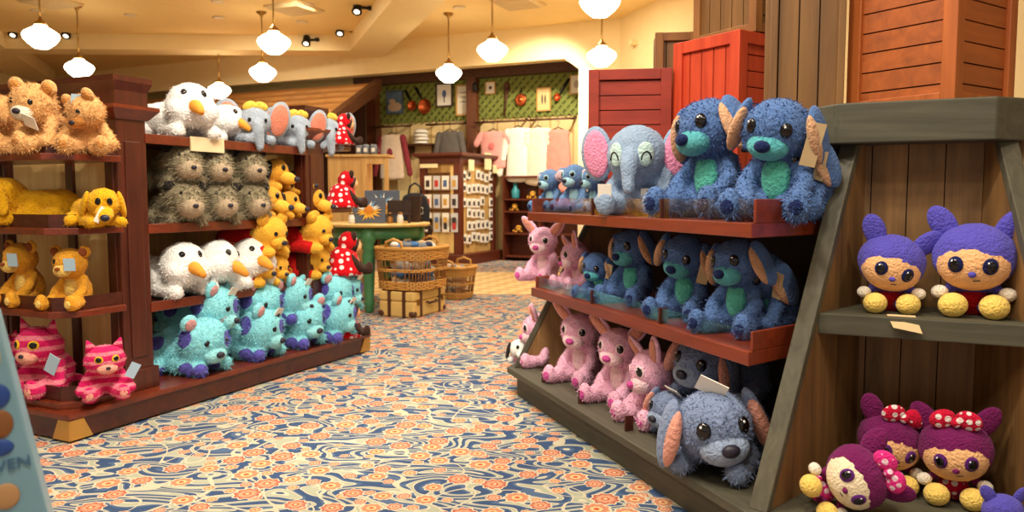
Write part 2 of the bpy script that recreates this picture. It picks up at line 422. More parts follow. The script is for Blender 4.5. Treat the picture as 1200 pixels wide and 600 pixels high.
# ------------------------------------------------------------------ lamps and ceiling fittings
globe_m = glow('opal_glass', (255, 236, 204), 12.0)
brass = plain('aged_brass', (150, 112, 52), .35, .9)
blackm = plain('black_metal', (30, 22, 20), .45, .4)
LZ = 3.32
LAMPS = [(48, 43, 'white globe pendant, the largest hanging over the golden bears'), (93, 80, 'white globe pendant low on its stem over the dark shelf cornice'),
         (321, 50, 'white globe pendant, upper of the close pair in front of the wide cross beam'), (308, 85, 'white globe pendant, lower of the close pair in front of the wide cross beam'),
         (257, 106, 'small white globe pendant just above the grey elephants'), (526, 86, 'white globe pendant in front of the green lattice'),
         (577, 59, 'white globe pendant hanging over the brown post between the clothes bays'), (705, 66, 'white globe pendant beside the pale pillar and above the dark red crate'),
         (703, 3, 'white globe pendant cut by the top of the photo above the dark red crate')]
proto_lamp = None
for px, py, lab in LAMPS:
    p = G(px, py, LZ)
    if proto_lamp is None:
        r = bpy.data.objects.new('pendant_lamp', None); COL.objects.link(r); WINV[r.name] = M.Identity(4)
        tag(r, lab, 'lamp', 'white globe pendants')
        bm = B(); lathe(bm, [(.03, -.155), (.085, -.145), (.155, -.09), (.205, -.03), (.218, .01), (.2, .05), (.145, .088), (.085, .12), (.07, .15)], n=28); obj('globe', bm, globe_m, r, True)
        bm = B(); lathe(bm, [(.075, .145), (.08, .16), (.06, .19), (.03, .21), (.015, .25)], n=16); obj('fitter', bm, brass, r, True)
        bm = B(); tube(bm, [V((0, 0, .2)), V((0, 0, CEIL - LZ))], .011); obj('stem', bm, brass, r, True)
        bm = B(); lathe(bm, [(.012, CEIL - LZ - .1), (.03, CEIL - LZ - .05), (.08, CEIL - LZ - .02), (.085, CEIL - LZ)], n=16); obj('ceiling_cup', bm, brass, r, True)
        proto_lamp = r
    else: r = copy_thing(proto_lamp, label=lab)
    r.location = p
proto_dl = None
DL = [(153, 17, 'round recessed downlight alone in the ceiling above the cornice'), (256, 20, 'recessed downlight between the pendants and the far pair'), (255, 1, 'recessed downlight cut by the top of the photo'),
      (362, 5, 'recessed downlight beside the square vent'), (354, 25, 'recessed downlight just below the square vent'), (43, 12, 'recessed downlight above the leftmost globe pendant'),
      (538, 8, 'recessed downlight right of the long diagonal beam')]
dl_glow = glow('downlight_lamp', (255, 240, 215), 3.5)
def downlight(p, lab):
    global proto_dl
    if proto_dl is None:
        r = bpy.data.objects.new('ceiling_downlight', None); COL.objects.link(r); WINV[r.name] = M.Identity(4)
        tag(r, lab, 'downlight', 'recessed ceiling downlights')
        bm = B(); lathe(bm, [(.06, .0), (.1, -.004), (.105, -.014), (.065, -.018)], n=20); obj('trim_ring', bm, plain('trim_white', (225, 205, 170), .5), r, True)
        bm = B(); lathe(bm, [(.001, -.008), (.055, -.01), (.058, -.002)], n=16); obj('lens', bm, dl_glow, r, True)
        proto_dl = r
    else: r = copy_thing(proto_dl, label=lab)
    r.location = p; return r
for px, py, lab in DL: downlight(G(px, py, CEIL), lab)
for px, py, lab in ((345, 9, 'square louvred air vent between the downlights left of the diagonal beam'), (607, 2, 'square louvred air vent right of the diagonal beam'), (58, 1, 'square louvred air vent at the top left corner')):
    p = G(px, py, CEIL); r = thing('ceiling_vent', lab, 'vent', p, 'louvred ceiling vents')
    f = Frame(p, vL, uL)
    bm = B(); box(bm, f, (-.34, -.34, CEIL - .03), (.34, .34, CEIL)); obj('frame', bm, plain('vent_cream', (216, 190, 140), .6), r)
    for k in range(4):
        bm = B(); w = .28 - k * .07; hexa(bm, [f(-w, -w, CEIL - .06 + k * .008), f(w, -w, CEIL - .06 + k * .008), f(w, w, CEIL - .06 + k * .008), f(-w, w, CEIL - .06 + k * .008),
             f(-w - .04, -w - .04, CEIL - .03), f(w + .04, -w - .04, CEIL - .03), f(w + .04, w + .04, CEIL - .03), f(-w - .04, w + .04, CEIL - .03)])
        obj('louvre', bm, plain('vent_a' if k % 2 else 'vent_b', (140, 112, 74) if k % 2 else (206, 178, 128), .7), r)
# small track spotlights, fixed to beam faces
def spot(px, py, p, lab, side):
    r = thing('track_spotlight', lab, 'spotlight', p, 'small black spotlights')
    bm = B(); tube(bm, [p, p + side * .17], .022); obj('arm', bm, blackm, r, True)
    bm = B(); lathe(bm, [(.025, -.03), (.045, -.02), (.045, .03), (.02, .04)], p, 12); obj('mount', bm, blackm, r, True)
    q = p + side * .2; d = V((0, -.5, -.75)).normalized()
    bm = B(); tube(bm, [q - d * .1, q - d * .06, q + d * .04, q + d * .1], [.04, .07, .07, .085], 14); obj('head', bm, blackm, r, True)
    bm = B(); tube(bm, [q + d * .092, q + d * .104], [.045, .045], 14); obj('lens', bm, dl_glow, r, True)
    return r
fB = lambda px, py: on_plane(px, py, V((pB.x, pB.y, 0)), V((-.03, .985, 0)).normalized()) - V((0, .02, 0))
spot(22, 35, fB(30, 37), 'small black spotlight left of the largest globe pendant', V((-1, 0, 0)))
spot(85, 38, fB(92, 38), 'small black spotlight beside the lamp stem on the cross beam', V((-1, 0, 0)))
spot(367, 46, fB(372, 47), 'small black spotlight on the cross beam near the close pair of globes', V((-1, 0, 0)))
fA = lambda px, py: on_plane(px, py, V((bA0.x, bA0.y, 0)), iR) - iR * .02
spot(405, 37, fA(413, 36), 'small black spotlight, lower of two on the diagonal beam', -iR)
spot(425, 10, fA(435, 10), 'small black spotlight, upper of two on the diagonal beam', -iR)

# ------------------------------------------------------------------ the dark red shelf unit (left)
mahog = wood('mahogany', (90, 38, 22), (50, 18, 10), .32, 'z', 0, .7, .7, .05, .25)
mahog_h = wood('mahogany_along', (86, 36, 20), (50, 19, 10), .3, 'x', AL - pi / 2 + pi, .7, .7, .05, .3)
mahog_l = wood('mahogany_edge', (124, 50, 25), (84, 31, 15), .28, 'x', AL - pi / 2 + pi, .7, .7, .05, .3)
panelm = wood('maple_panel', (244, 212, 146), (224, 184, 112), .5, 'z', 0, .6)
guardm = plain('corner_guard', (196, 148, 70), .35, .3)
SL = 2.61; WD = 1.34; T0 = -.12; TB = -WD + .12
cs = [(.43, .62), (1.99, 2.2)]
un = thing('display_shelf_unit', 'long dark red wooden shelf unit stacked with plush animals, on a low plinth', 'shelf unit', L(1.3, -.6, 0))
bm = B(); prism(bm, L, [(.015, -.015), (SL - .015, -.015), (SL - .015, -WD + .015), (.015, -WD + .015)], .012, .118)
base = obj('plinth', bm, mahog_h, un)
bm = B(); prism(bm, L, [(0, 0), (SL, 0), (SL, -WD), (0, -WD)], .118, .15); obj('plinth_top', bm, mahog_l, un, bev=.006)
for s, d in ((0, 1), (SL, -1)):
    bm = B(); e = .006
    for fx_ in (0, 1):
        if fx_ == 0: q = [(s + d * .012, -.012 + e), (s + d * .13, -.012 + e), (s + d * .09, -.012 + e), (s + d * .012, -.012 + e)]
        if fx_ == 0: hexa(bm, [L(s + d * .01, -.014, .012), L(s + d * .135, -.014, .012), L(s + d * .135, -.006, .012), L(s + d * .01, -.006, .012), L(s + d * .01, -.014, .116), L(s + d * .085, -.014, .116), L(s + d * .085, -.006, .116), L(s + d * .01, -.006, .116)])
        else: hexa(bm, [L(s + d * .014, -.008, .012), L(s + d * .014, -.14, .012), L(s + d * .004, -.14, .012), L(s + d * .004, -.008, .012), L(s + d * .014, -.008, .116), L(s + d * .014, -.09, .116), L(s + d * .004, -.09, .116), L(s + d * .004, -.008, .116)])
    obj('corner_guard', bm, guardm, un)
CRZ = 1.80
for (s0, s1), nearend in zip(cs, (1, 0)):
    for t1 in (T0, TB + .11):
        t0 = t1 - .11
        bm = B()
        box(bm, L, (s0, t0, .15), (s1, t1, 1.72)); box(bm, L, (s0 - .02, t0 - .02, .15), (s1 + .02, t1 + .02, .27))
        c = obj('column', bm, mahog, un, bev=.006)
        bm = B()                                           # raised face panel
        box(bm, L, (s0 + .045, t1 - .01, .34), (s1 - .045, t1 + .008, 1.56)); box(bm, L, (s0 - .008, t0 + .03, .34), (s0 + .01, t1 - .03, 1.56))
        obj('face_panel', bm, mahog, c, bev=.004)
        bm = B(); prism(bm, L, [(s0 - .01, t0 - .01), (s1 + .01, t0 - .01), (s1 + .01, t1 + .01), (s0 - .01, t1 + .01)], 1.68, 1.735,
                        [(s0 - .055, t0 - .03), (s1 + .055, t0 - .03), (s1 + .055, t1 + .055), (s0 - .055, t1 + .055)])
        prism(bm, L, [(s0 - .055, t0 - .03), (s1 + .055, t0 - .03), (s1 + .055, t1 + .055), (s0 - .055, t1 + .055)], 1.735, 1.755)
        obj('capital', bm, mahog_l, un)
    bm = B(); box(bm, L, (s0 - .01, TB - .0, 1.755), (s1 + .01, T0 + .01, 1.835))
    prism(bm, L, [(s0 - .01, TB - .01), (s1 + .01, TB - .01), (s1 + .01, T0 + .01), (s0 - .01, T0 + .01)], 1.835, 1.885,
          [(s0 - .03, TB - .03), (s1 + .03, TB - .03), (s1 + .03, T0 + .03), (s0 - .03, T0 + .03)])
    prism(bm, L, [(s0 - .03, TB - .03), (s1 + .03, TB - .03), (s1 + .03, T0 + .03), (s0 - .03, T0 + .03)], 1.885, 1.915)
    obj('cornice', bm, mahog, un)
    sp = (s0 + .05, s0 + .07) if nearend else (s1 - .07, s1 - .05)
    bm = B(); box(bm, L, (sp[0], TB + .11, .15), (sp[1], T0 - .11, 1.755)); obj('end_panel', bm, panelm, un)
    bm = B(); sm = (sp[0] - .02, sp[0]) if nearend else (sp[1], sp[1] + .02)
    box(bm, L, (sm[0], -.60, .15), (sm[1], -.54, 1.755)); obj('end_stile', bm, mahog, un)
TM = -.67
bm = B(); box(bm, L, (cs[0][1], TM - .01, .15), (cs[1][0], TM + .01, 1.62)); obj('back_panel', bm, wood('bay_panel', (206, 168, 100), (176, 134, 72), .5, 'z', 0, .6), un)
# bay shelves
BAY = [.63, 1.085, 1.60]
for z in BAY:
    bm = B(); box(bm, L, (cs[0][1] - .02, TM, z - .035), (cs[1][0] + .02, T0 - .01, z)); sh = obj('shelf', bm, mahog_h, un)
    bm = B(); box(bm, L, (cs[0][1] - .01, T0 - .012, z - .045), (cs[1][0] + .01, T0 + .008, z + .012)); obj('shelf_edge', bm, mahog_l, sh, bev=.004)
bm = B(); ss0, ss1 = L.s_at(223, T0 + .01, 1.58), L.s_at(262, T0 + .01, 1.58); box(bm, L, (ss0, T0 + .006, 1.53), (ss1, T0 + .016, 1.618)); obj('price_strip', bm, plain('strip_cream', (238, 214, 170), .5), un)
# end shelves with their trays
def end_shelf(s_in, s_out, z, tc, tf, chm, lip=.07, t_end=-1.15):
    d = 1 if s_out > s_in else -1
    poly = [(s_in, tf), (s_out - d * chm, tf), (s_out, tf - chm), (s_out, t_end), (s_in, t_end)]
    bm = B(); prism(bm, L, poly, z - .035, z); sh = obj('end_shelf', bm, mahog_l, un, bev=.004)
    q = .035; ins = [(s_in, tf - q), (s_out - d * (chm + q * .4), tf - q), (s_out - d * q, tf - chm - q * .4), (s_out - d * q, t_end)]
    bm = B()
    for a, b2 in zip(ins, ins[1:]):
        dx, dy = b2[0] - a[0], b2[1] - a[1]; l = sqrt(dx * dx + dy * dy); nx, ny = -dy / l * .012, dx / l * .012
        hexa(bm, [L(a[0], a[1], z), L(b2[0], b2[1], z), L(b2[0] + nx, b2[1] + ny, z), L(a[0] + nx, a[1] + ny, z),
                  L(a[0], a[1], z + lip), L(b2[0], b2[1], z + lip), L(b2[0] + nx, b2[1] + ny, z + lip), L(a[0] + nx, a[1] + ny, z + lip)])
    obj('tray_lip', bm, wood('tray_dark', (82, 34, 20), (52, 18, 11), .4, 'x', AL - pi / 2 + pi), sh)
    return sh
NZ = [.655, 1.09, 1.475]
for z in NZ: end_shelf(cs[0][0], .05, z, 0, -.09, .11)
end_shelf(cs[0][0], .04, .185, 0, -.07, .08, .075)
FZ = [.64, 1.165, 1.65]
for z in FZ: end_shelf(cs[1][1], 2.56, z, 0, -.09, .06, .02)

# ------------------------------------------------------------------ the grey island (right)
greyw = wood('grey_stained_wood', (92, 88, 70), (58, 56, 44), .6, 'x', AR + pi / 2, .8, .8, .3)
greyv = wood('grey_stained_upright', (96, 91, 72), (58, 54, 42), .6, 'z', 0, .8, .8, .3)
greyf = wood('grey_stained_facet', (90, 86, 68), (56, 54, 42), .6, 'x', -AL, .8, .8, .3)
plank = wood('brown_planks', (156, 114, 64), (62, 42, 22), .6, 'z', 0, .42, .8, .5)
redw = wood('red_brown_tray', (140, 56, 29), (104, 38, 19), .35, 'x', AR + pi / 2, .8, .6, .06, .25)
darkw = plain('island_core', (46, 32, 22), .8)
SR = 2.40; K = 1.9; CH = .71
def foot(f):
    """the island's outline at inward offset f: an octagon, aisle side first"""
    q = .414 * f
    return [(q, f), (SR - q, f), (SR + CH - f, CH + q), (SR + CH - f, K - CH - q), (SR - q, K - f), (q, K - f), (-CH + f, K - CH - q), (-CH + f, CH + q)]
isl = thing('island_display_unit', 'big sloped grey wooden island with red brown trays and a plank lined end niche', 'display unit', R(1.2, .9, 0))
bm = B(); prism(bm, R, foot(.03), 0, .14); obj('plinth', bm, greyw, isl)
bm = B(); prism(bm, R, foot(-.03), .14, .18); obj('plinth_top', bm, greyw, isl, bev=.006)
TOPF = .57; LEAN = .45
def fz(z): return LEAN * (z - .18)
# counter slab
CH = .65; o50 = foot(.50); CH = .71
for poly in ([(.80, .5), o50[0], o50[7], o50[6], o50[5], (.80, K - .5)], [(1.72, .5), (1.72, K - .5), o50[4], o50[3], o50[2], o50[1]]):
    bm = B(); prism(bm, R, poly, 1.45, 1.60); obj('counter_slab', bm, greyf, isl, bev=.006)
# slanted frames, one at each outline corner that shows
def aframe(i, inward, label=None):
    z0, z1 = .18, 1.45
    a, b2 = foot(fz(z0) + .012)[i], foot(fz(z1) + .012)[i]
    dx, dy = inward; l = sqrt(dx * dx + dy * dy); dx /= l; dy /= l
    px_, py_ = -dy * .034, dx * .034
    def quad(off0, off1):
        pts = []
        for z, c in ((z0, a), (z1, b2)):
            e0 = off0; e1 = off1 if off1 is not None else None
            s0, t0 = c[0] + dx * e0, c[1] + dy * e0
            if e1 is None:
                s1, t1 = b2[0] + dx * .12, b2[1] + dy * .12
            else: s1, t1 = c[0] + dx * e1, c[1] + dy * e1
            pts += [R(s0 - px_, t0 - py_, z), R(s1 - px_, t1 - py_, z), R(s1 + px_, t1 + py_, z), R(s0 + px_, t0 + py_, z)]
        return pts
    bm = B(); hexa(bm, quad(0, .035)); fr = obj('slanted_frame', bm, greyv, isl, bev=.004)
    bm = B(); px_, py_ = px_ * .8, py_ * .8; hexa(bm, quad(.036, None)); obj('side_board', bm, plank, fr)
aframe(0, (.414, 1)); aframe(7, (1, .414)); aframe(1, (-.414, 1)); aframe(2, (-1, .414))
# plank wall of the niche, board by board with dark joints
def niche_wall():
    c0, c1 = V(foot(0)[0]), V(foot(0)[7])
    inn = V((.707, .707)); e = (c1 - c0).normalized()
    o = c0 + inn * .66
    L0, L1 = .2, (c1 - c0).length - .2
    bm = B(); x = L0; rnd = random.Random(4)
    while x < L1:
        w = .125
        p = [o + e * (x + .002), o + e * (x + w - .002)]
        dz = rnd.uniform(0, .006)
        q = [p[0] - inn * dz, p[1] - inn * dz, p[1] + inn * .02, p[0] + inn * .02]
        prism(bm, R, [(v.x, v.y) for v in q], .18, 1.45); x += w
    o2 = o + inn * .03; q = [o2 + e * L0, o2 + e * L1, o2 + e * L1 + inn * .02, o2 + e * L0 + inn * .02]
    nw = obj('niche_planks', bm, plank, isl); bm = B(); prism(bm, R, [(v.x, v.y) for v in q], .18, 1.45); obj('niche_backing', bm, darkw, nw)
niche_wall()
zn = .83
c = foot(fz(zn) + .03); a, b2 = V(c[0]), V(c[7]); inn = V((.707, .707))
bm = B(); prism(bm, R, [tuple(a), tuple(a + inn * .36 + (b2 - a).normalized() * -.0), tuple(b2 + inn * .36), tuple(b2)], zn - .075, zn); obj('niche_shelf', bm, greyf, isl, bev=.004)
# dark core and aisle trays
bm = B(); box(bm, R, (.42, .62, .18), (SR - .2, 1.3, 1.15)); box(bm, R, (.42, .62, 1.15), (.80, 1.3, 1.45)); obj('core', bm, darkw, isl)
acryl = glass('clear_acrylic')
S0 = .14
def slanted(a, b2, th, z0, z1):
    """a thin upright board between two plan points, thickened along +s"""
    bm = B(); hexa(bm, [R(a[0], a[1], z0), R(a[0] + th, a[1], z0), R(b2[0] + th, b2[1], z0), R(b2[0], b2[1], z0), R(a[0], a[1], z1), R(a[0] + th, a[1], z1), R(b2[0] + th, b2[1], z1), R(b2[0], b2[1], z1)]); return bm
def tray(z, k0, s1, depth, lipz, label):
    kd = k0 + depth; sn = .414 * kd + .06; e = lambda k: S0 + (sn - S0) * (k - k0) / depth
    bm = B(); prism(bm, R, [(S0, k0), (s1, k0), (s1, kd), (sn, kd)], z - .052, z)
    tr_ = obj('tray', bm, redw, isl, bev=.003)
    obj('end_lip', slanted((e(k0 + .022), k0 + .022), (e(kd - .01), kd - .01), .014, z, z + lipz), redw, tr_, bev=.003)
    bm = B(); box(bm, R, (s1 - .03, k0 + .022, z), (s1 - .016, kd, z + lipz)); obj('end_lip', bm, redw, tr_, bev=.003)
    bm = B(); box(bm, R, (S0 + .036, k0 + .028, z - .005), (s1 - .034, k0 + .034, z + lipz)); obj('clear_front', bm, acryl, tr_)
    for s in (.78, 1.45):
        bm = B(); box(bm, R, (s, k0 + .022, z - .005), (s + .014, k0 + .06, z + lipz)); obj('divider_post', bm, wood('tray_dark', (0, 0, 0)), tr_)
TZ, MZ, KF = 1.158, .70, .065
tray(TZ, KF, 2.30, .54, .085, 'top'); tray(MZ, KF, 2.24, .55, .07, 'middle')
for s in (.45, .95, 1.45, 1.95):
    bm = B(); box(bm, R, (s, .02, .18), (s + .012, .06, .25)); obj('bottom_divider', bm, wood('tray_dark', (0, 0, 0)), isl)

# ------------------------------------------------------------------ crates on the island
def crate(name, label, corner, ang, w, d, z0, h, mat, mat2, left_dir='h', right_dir='h', post=.055, brace=False):
    """corner is the near vertical edge; w runs left of it, d runs right of it"""
    el = V((-sin(ang), cos(ang), 0)); er = V((cos(ang), sin(ang), 0))
    f = Frame(corner, el, er)
    r = thing(name, label, 'crate', f(w / 2, d / 2, z0), 'wooden crates on the island')
    bm = B(); g = .012; bw = .082
    def boards(n0, n1, direction, put):
        if direction == 'h':
            z = z0 + .01
            while z < z0 + h - .02: put(n0, n1, z + g / 4, min(z + bw - g / 4, z0 + h - .01)); z += bw
        else:
            x = n0
            while x < n1 - .01: put(x + g / 4, min(x + bw - g / 4, n1), z0 + .01, z0 + h - .01); x += bw
    i = .018
    boards(.02, w - .02, left_dir, lambda a, b2, za, zb: box(bm, f, (a, i, za), (b2, i + .014, zb)))
    boards(.02, w - .02, left_dir, lambda a, b2, za, zb: box(bm, f, (a, d - i - .014, za), (b2, d - i, zb)))
    boards(.02, d - .02, right_dir, lambda a, b2, za, zb: box(bm, f, (i, a, za), (i + .014, b2, zb)))
    boards(.02, d - .02, right_dir, lambda a, b2, za, zb: box(bm, f, (w - i - .014, a, za), (w - i, b2, zb)))
    obj('boards', bm, mat2, r)
    bm = B(); box(bm, f, (i + .015, i + .015, z0 + .004), (w - i - .015, d - i - .015, z0 + h - .012)); obj('inner_box', bm, plain('crate_gap', (38, 18, 10), .9), r)
    for s, t in ((0, 0), (w - post, 0), (0, d - post), (w - post, d - post)):
        bm = B(); box(bm, f, (s, t, z0), (s + post, t + post, z0 + h)); obj('corner_post', bm, mat, r, bev=.004)
    for z in (z0, z0 + h - post):
        for lo, hi in (((post, .002), (w - post, .016)), ((post, d - .016), (w - post, d - .002)), ((.002, post), (.016, d - post)), ((w - .016, post), (w - .002, d - post))):
            bm = B(); box(bm, f, (*lo, z + .001), (*hi, z + post - .001)); obj('rail', bm, mat, r, bev=.003)
    return r
orange = wood('orange_crate', (190, 102, 42), (140, 68, 24), .5, 'z', 0, .5, .7, .2)
orange2 = wood('orange_boards', (184, 96, 38), (126, 62, 24), .5, 'x', .6, .5, .8, .2)
brn = wood('brown_crate', (164, 108, 54), (108, 66, 28), .55, 'z', 0, .5, .8, .2)
brn2 = wood('brown_crate_boards', (140, 98, 50), (88, 58, 26), .55, 'z', 0, .5, .8, .2)
red = wood('red_crate', (216, 78, 42), (184, 56, 30), .5, 'z', 0, .5, .5, .15)
dred = wood('dark_red_crate', (170, 56, 34), (136, 40, 26), .5, 'x', 0, .5, .6, .15)
SLB = 1.60
def at_d(px, d): return V(((px - 600) / F * d, d, 0))
crate('wooden_crate', 'orange brown plank crate standing over the niche end of the grey counter', at_d(1112, 2.98), radians(33), .46, .47, SLB, .62, orange, orange2, post=.058)
crate('wooden_crate', 'tall dull brown crate with upright planks between the red and orange crates', at_d(984, 3.28), radians(76), .3, .34, SLB, .8, brn2, brn2, 'v', 'v', post=.03)
crate('wooden_crate', 'bright red crate with a frame of wide boards behind the blue puppies', at_d(862, 3.95), radians(34), .46, .36, 1.152, .945, red, red, 'v', 'h', post=.065)
crate('wooden_crate', 'brown crate stacked on top of the bright red crate', at_d(880, 4.02), radians(30), .46, .4, 2.10, .5, brn, brn2, 'v', 'h', post=.05)
crate('wooden_crate', 'dark red crate with level slats behind the grey elephant', at_d(785, 4.3), radians(82), .46, .3, 1.152, .81, dred, dred, 'h', 'h', post=.06)
crate('wooden_crate', 'narrow brown crate standing between the two red crates', at_d(815, 4.55), radians(82), .25, .24, 1.152, 1.06, brn, brn2, 'v', 'v', post=.05)
# ------------------------------------------------------------------ plush animals
def solid(parts, voxel=.026, smooth=5, fuzz=.006, seed=0):
    """one continuous skin round a list of ellipsoid matrices"""
    bm = B()
    for m in parts: bmesh.ops.create_icosphere(bm, subdivisions=3, radius=1, matrix=m)
    me = bpy.data.meshes.new('tmp'); bm.to_mesh(me); bm.free()
    o = bpy.data.objects.new('tmp', me); COL.objects.link(o)
    md = o.modifiers.new('r', 'REMESH'); md.mode = 'VOXEL'; md.voxel_size = voxel
    ms = o.modifiers.new('s', 'SMOOTH'); ms.factor = .5; ms.iterations = smooth
    dg = bpy.context.evaluated_depsgraph_get()
    res = bpy.data.meshes.new_from_object(o.evaluated_get(dg))
    bpy.data.objects.remove(o); bpy.data.meshes.remove(me)
    if fuzz:
        for v in res.vertices:
            n = v.normal
            v.co += n * (fuzz * (noise.noise(v.co * 9 + V((seed, 0, 0))) + .7 * noise.noise(v.co * 23)))
    res.polygons.foreach_set('use_smooth', [True] * len(res.polygons))
    return res
def pile(me, n, l, w, seed=1, droop=.3):
    """adds short tufts to a skin"""
    rnd = random.Random(seed)
    bm = B(); bm.from_mesh(me); bm.faces.ensure_lookup_table()
    fs = list(bm.faces); ar = [f.calc_area() for f in fs]
    pick = rnd.choices(fs, ar, k=n)
    for f in pick:
        vs = f.verts; a, b2 = rnd.random(), rnd.random()
        p = vs[0].co.lerp(vs[1].co, a).lerp(vs[2].co, b2 * .8)
        nr = f.normal; t = nr.cross(V((rnd.uniform(-1, 1), rnd.uniform(-1, 1), rnd.uniform(-1, 1)))).normalized()
        ll = l * rnd.uniform(.5, 1.2)
        tip = p + nr * ll * .75 + V((rnd.uniform(-.5, .5), rnd.uniform(-.5, .5), rnd.uniform(-.4, .3) - droop)) * ll
        base = p - nr * .008
        nf = bm.faces.new([bm.verts.new(base - t * w), bm.verts.new(base + t * w), bm.verts.new(tip)]); nf.smooth = True
    bm.to_mesh(me); bm.free(); return me
def cap(p0, p1, r0, r1):
    p0, p1 = V(p0), V(p1); n = max(2, int((p1 - p0).length / (min(r0, r1) * .45)) + 1)
    return [M.Translation(p0.lerp(p1, i / (n - 1))) @ M.Diagonal((*(r0 + (r1 - r0) * i / (n - 1),) * 3, 1)) for i in range(n)]
def both(f): return f(-1) + f(1)

black_eye = plain('eye_black', (14, 12, 14), .12, spec=.6, var=0)
eye_ring_mats = {}
nose_m = plain('nose_dark', (34, 30, 48), .5, var=.02)
white_m = plain('catchlight_white', (245, 245, 245), .3, var=0)
tag_m = plain('tag_card', (246, 240, 226), .5, var=.01)
tag_b = plain('tag_card_blue', (176, 206, 226), .5, var=.02)

def plush(name, pose, species, pal, hy=0, hp=0, hr=0, seed=0, tufts=0, tuftl=.05, bulk=1.0, headr=None, tags=(), legs=1.0, arms=1):
    """the source of one kind of soft toy, facing -y, about one unit tall when seated; returns an unlinked-to-scene list of parts"""
    hy, hp, hr = radians(hy), radians(hp), radians(hr)
    E = []; parts = []          # parts: (name, mesh, material, parent part index or -1, label)
    if pose == 'sit':
        E += [ellm((0, .05, .28), (.22 * bulk, .19 * bulk, .29)), ellm((0, .0, .46), (.165 * bulk, .15, .17))]
        E += both(lambda s: cap((s * .16, -.02, .48), (s * .24, -.15, .3), .075, .072) + cap((s * .24, -.15, .3), (s * .19, -.3, .16), .072, .08) + [ellm((s * .185, -.32, .14), (.082, .085, .085))])
        E += both(lambda s: cap((s * .13, -.06, .13), (s * .25 * legs, -.38, .105), .125, .1) + [ellm((s * .262 * legs, -.45, .14), (.1, .075, .135))])
        hc = V((0, -.1, .745)); hrad = headr or (.27, .24, .245)
    elif pose == 'doll':
        E += [ellm((0, .04, .15), (.13, .11, .15)), ellm((0, .02, .26), (.09, .09, .12))]
        E += both(lambda s: cap((s * .1, 0, .3), (s * .23, -.1, .22), .05, .045) + [ellm((s * .27, -.14, .22), (.062, .06, .055))])
        E += both(lambda s: cap((s * .07, -.05, .09), (s * .15, -.22, .08), .055, .05))
        hc = V((0, -.05, .56)); hrad = headr or (.36, .31, .32)
    elif pose == 'hang':          # slumped: sits with legs apart and head low
        E += [ellm((0, .06, .25), (.24, .19, .26)), ellm((0, .0, .4), (.18, .16, .17))]
        E += both(lambda s: cap((s * .17, -.03, .42), (s * .33, -.18, .18), .08, .075) + [ellm((s * .34, -.22, .14), (.085, .085, .08))])
        E += both(lambda s: cap((s * .13, -.06, .12), (s * .22, -.4, .1), .12, .1) + [ellm((s * .23, -.46, .13), (.1, .075, .13))])
        hc = V((0, -.16, .6)); hrad = headr or (.27, .24, .245)
    else:                          # lie: on its belly, chin forward
        E += cap((0, -.05, .22), (0, .26, .23), .21 * bulk, .22 * bulk)
        E += both(lambda s: cap((s * .17, -.05, .12), (s * .2, -.36, .085), .085, .078) + [ellm((s * .2, -.4, .085), (.085, .09, .078))])
        E += both(lambda s: cap((s * .19, .25, .13), (s * .3, .1, .1), .12, .09))
        hc = V((0, -.3, .36)); hrad = headr or (.26, .25, .24)
    H = M.Translation(hc) @ Euler((0, 0, hy)).to_matrix().to_4x4() @ Euler((hp, 0, 0)).to_matrix().to_4x4() @ Euler((0, hr, 0)).to_matrix().to_4x4()
    rx, ry, rz = hrad
    E.append(H @ M.Diagonal((*hrad, 1)))
    def surf(az, el, k=1.0):
        a, e = radians(az), radians(el)
        return V((sin(a) * cos(e) * rx, -cos(a) * cos(e) * ry, sin(e) * rz)) * k
    def part(nm, mats, mat, par=0, sm=True, label=None, uv=(16, 11)):
        bm = B()
        for m in mats: sph(bm, m, *uv)
        parts.append((nm, mesh_of(nm, bm, sm), mat, par, label)); return len(parts) - 1
    def hpart(nm, c, r, mat, rot=(0, 0, 0), par=0, label=None): return part(nm, [H @ ellm(c, r, rot)], mat, par, True, label)
    if species == 'elephant':
        pts = [(0, -ry * .9, -.02), (0, -ry * 1.18, -.1), (.01, -ry * 1.32, -.22), (.02, -ry * 1.42, -.32)]
        for a, b2, r0, r1 in zip(pts, pts[1:], (.1, .085, .07), (.085, .07, .06)): E += [H @ m for m in cap(a, b2, r0, r1)]
    if species in ('shag',): E += [H @ ellm((0, -ry * .75, -.06), (.2, .2, .17))]
    if species in ('goose',): E += [H @ ellm((s * .1, -ry * .35, -.05), (.17, .17, .15)) for s in (-1, 1)]
    parts.append(('body', None, pal['body'], -1, None))
    me = solid(E, seed=seed, fuzz=.008)
    if tufts: pile(me, tufts, tuftl, .007, seed + 3)
    parts[0] = ('body', me, pal['body'], -1, None)
    dark = pal.get('eye', black_eye)
    def eyes(az, el, r, ring=None, catch=True):
        for s in (-1, 1):
            c = surf(s * az, el, .97); q = Euler((radians(-el) * .6, 0, radians(s * az)))
            if ring is not None: hpart('eye_patch', surf(s * az, el, .955), (r[0] * 1.3, r[1] * .8, r[2] * 1.28), ring, q)
            e = hpart('eye', c, r, dark, q)
            if catch: hpart('catchlight', surf(s * az - 3, el + 6, .985 + r[1] * 2.6), (r[0] * .2, r[1] * .35, r[2] * .2), white_m, q, e)
    if species in ('puppy', 'bunny', 'koala'):
        mz = hpart('muzzle', (0, -ry * .72, -rz * .36), (.17, .13, .115), pal.get('muzzle', pal['body']))
        hpart('nose', (0, -ry * .72 - .125, -rz * .2), pal.get('nose_r', (.062, .04, .045)), pal.get('nose', nose_m), par=mz)
        eyes(34, 16, (.05, .03, .06), pal.get('ring'))
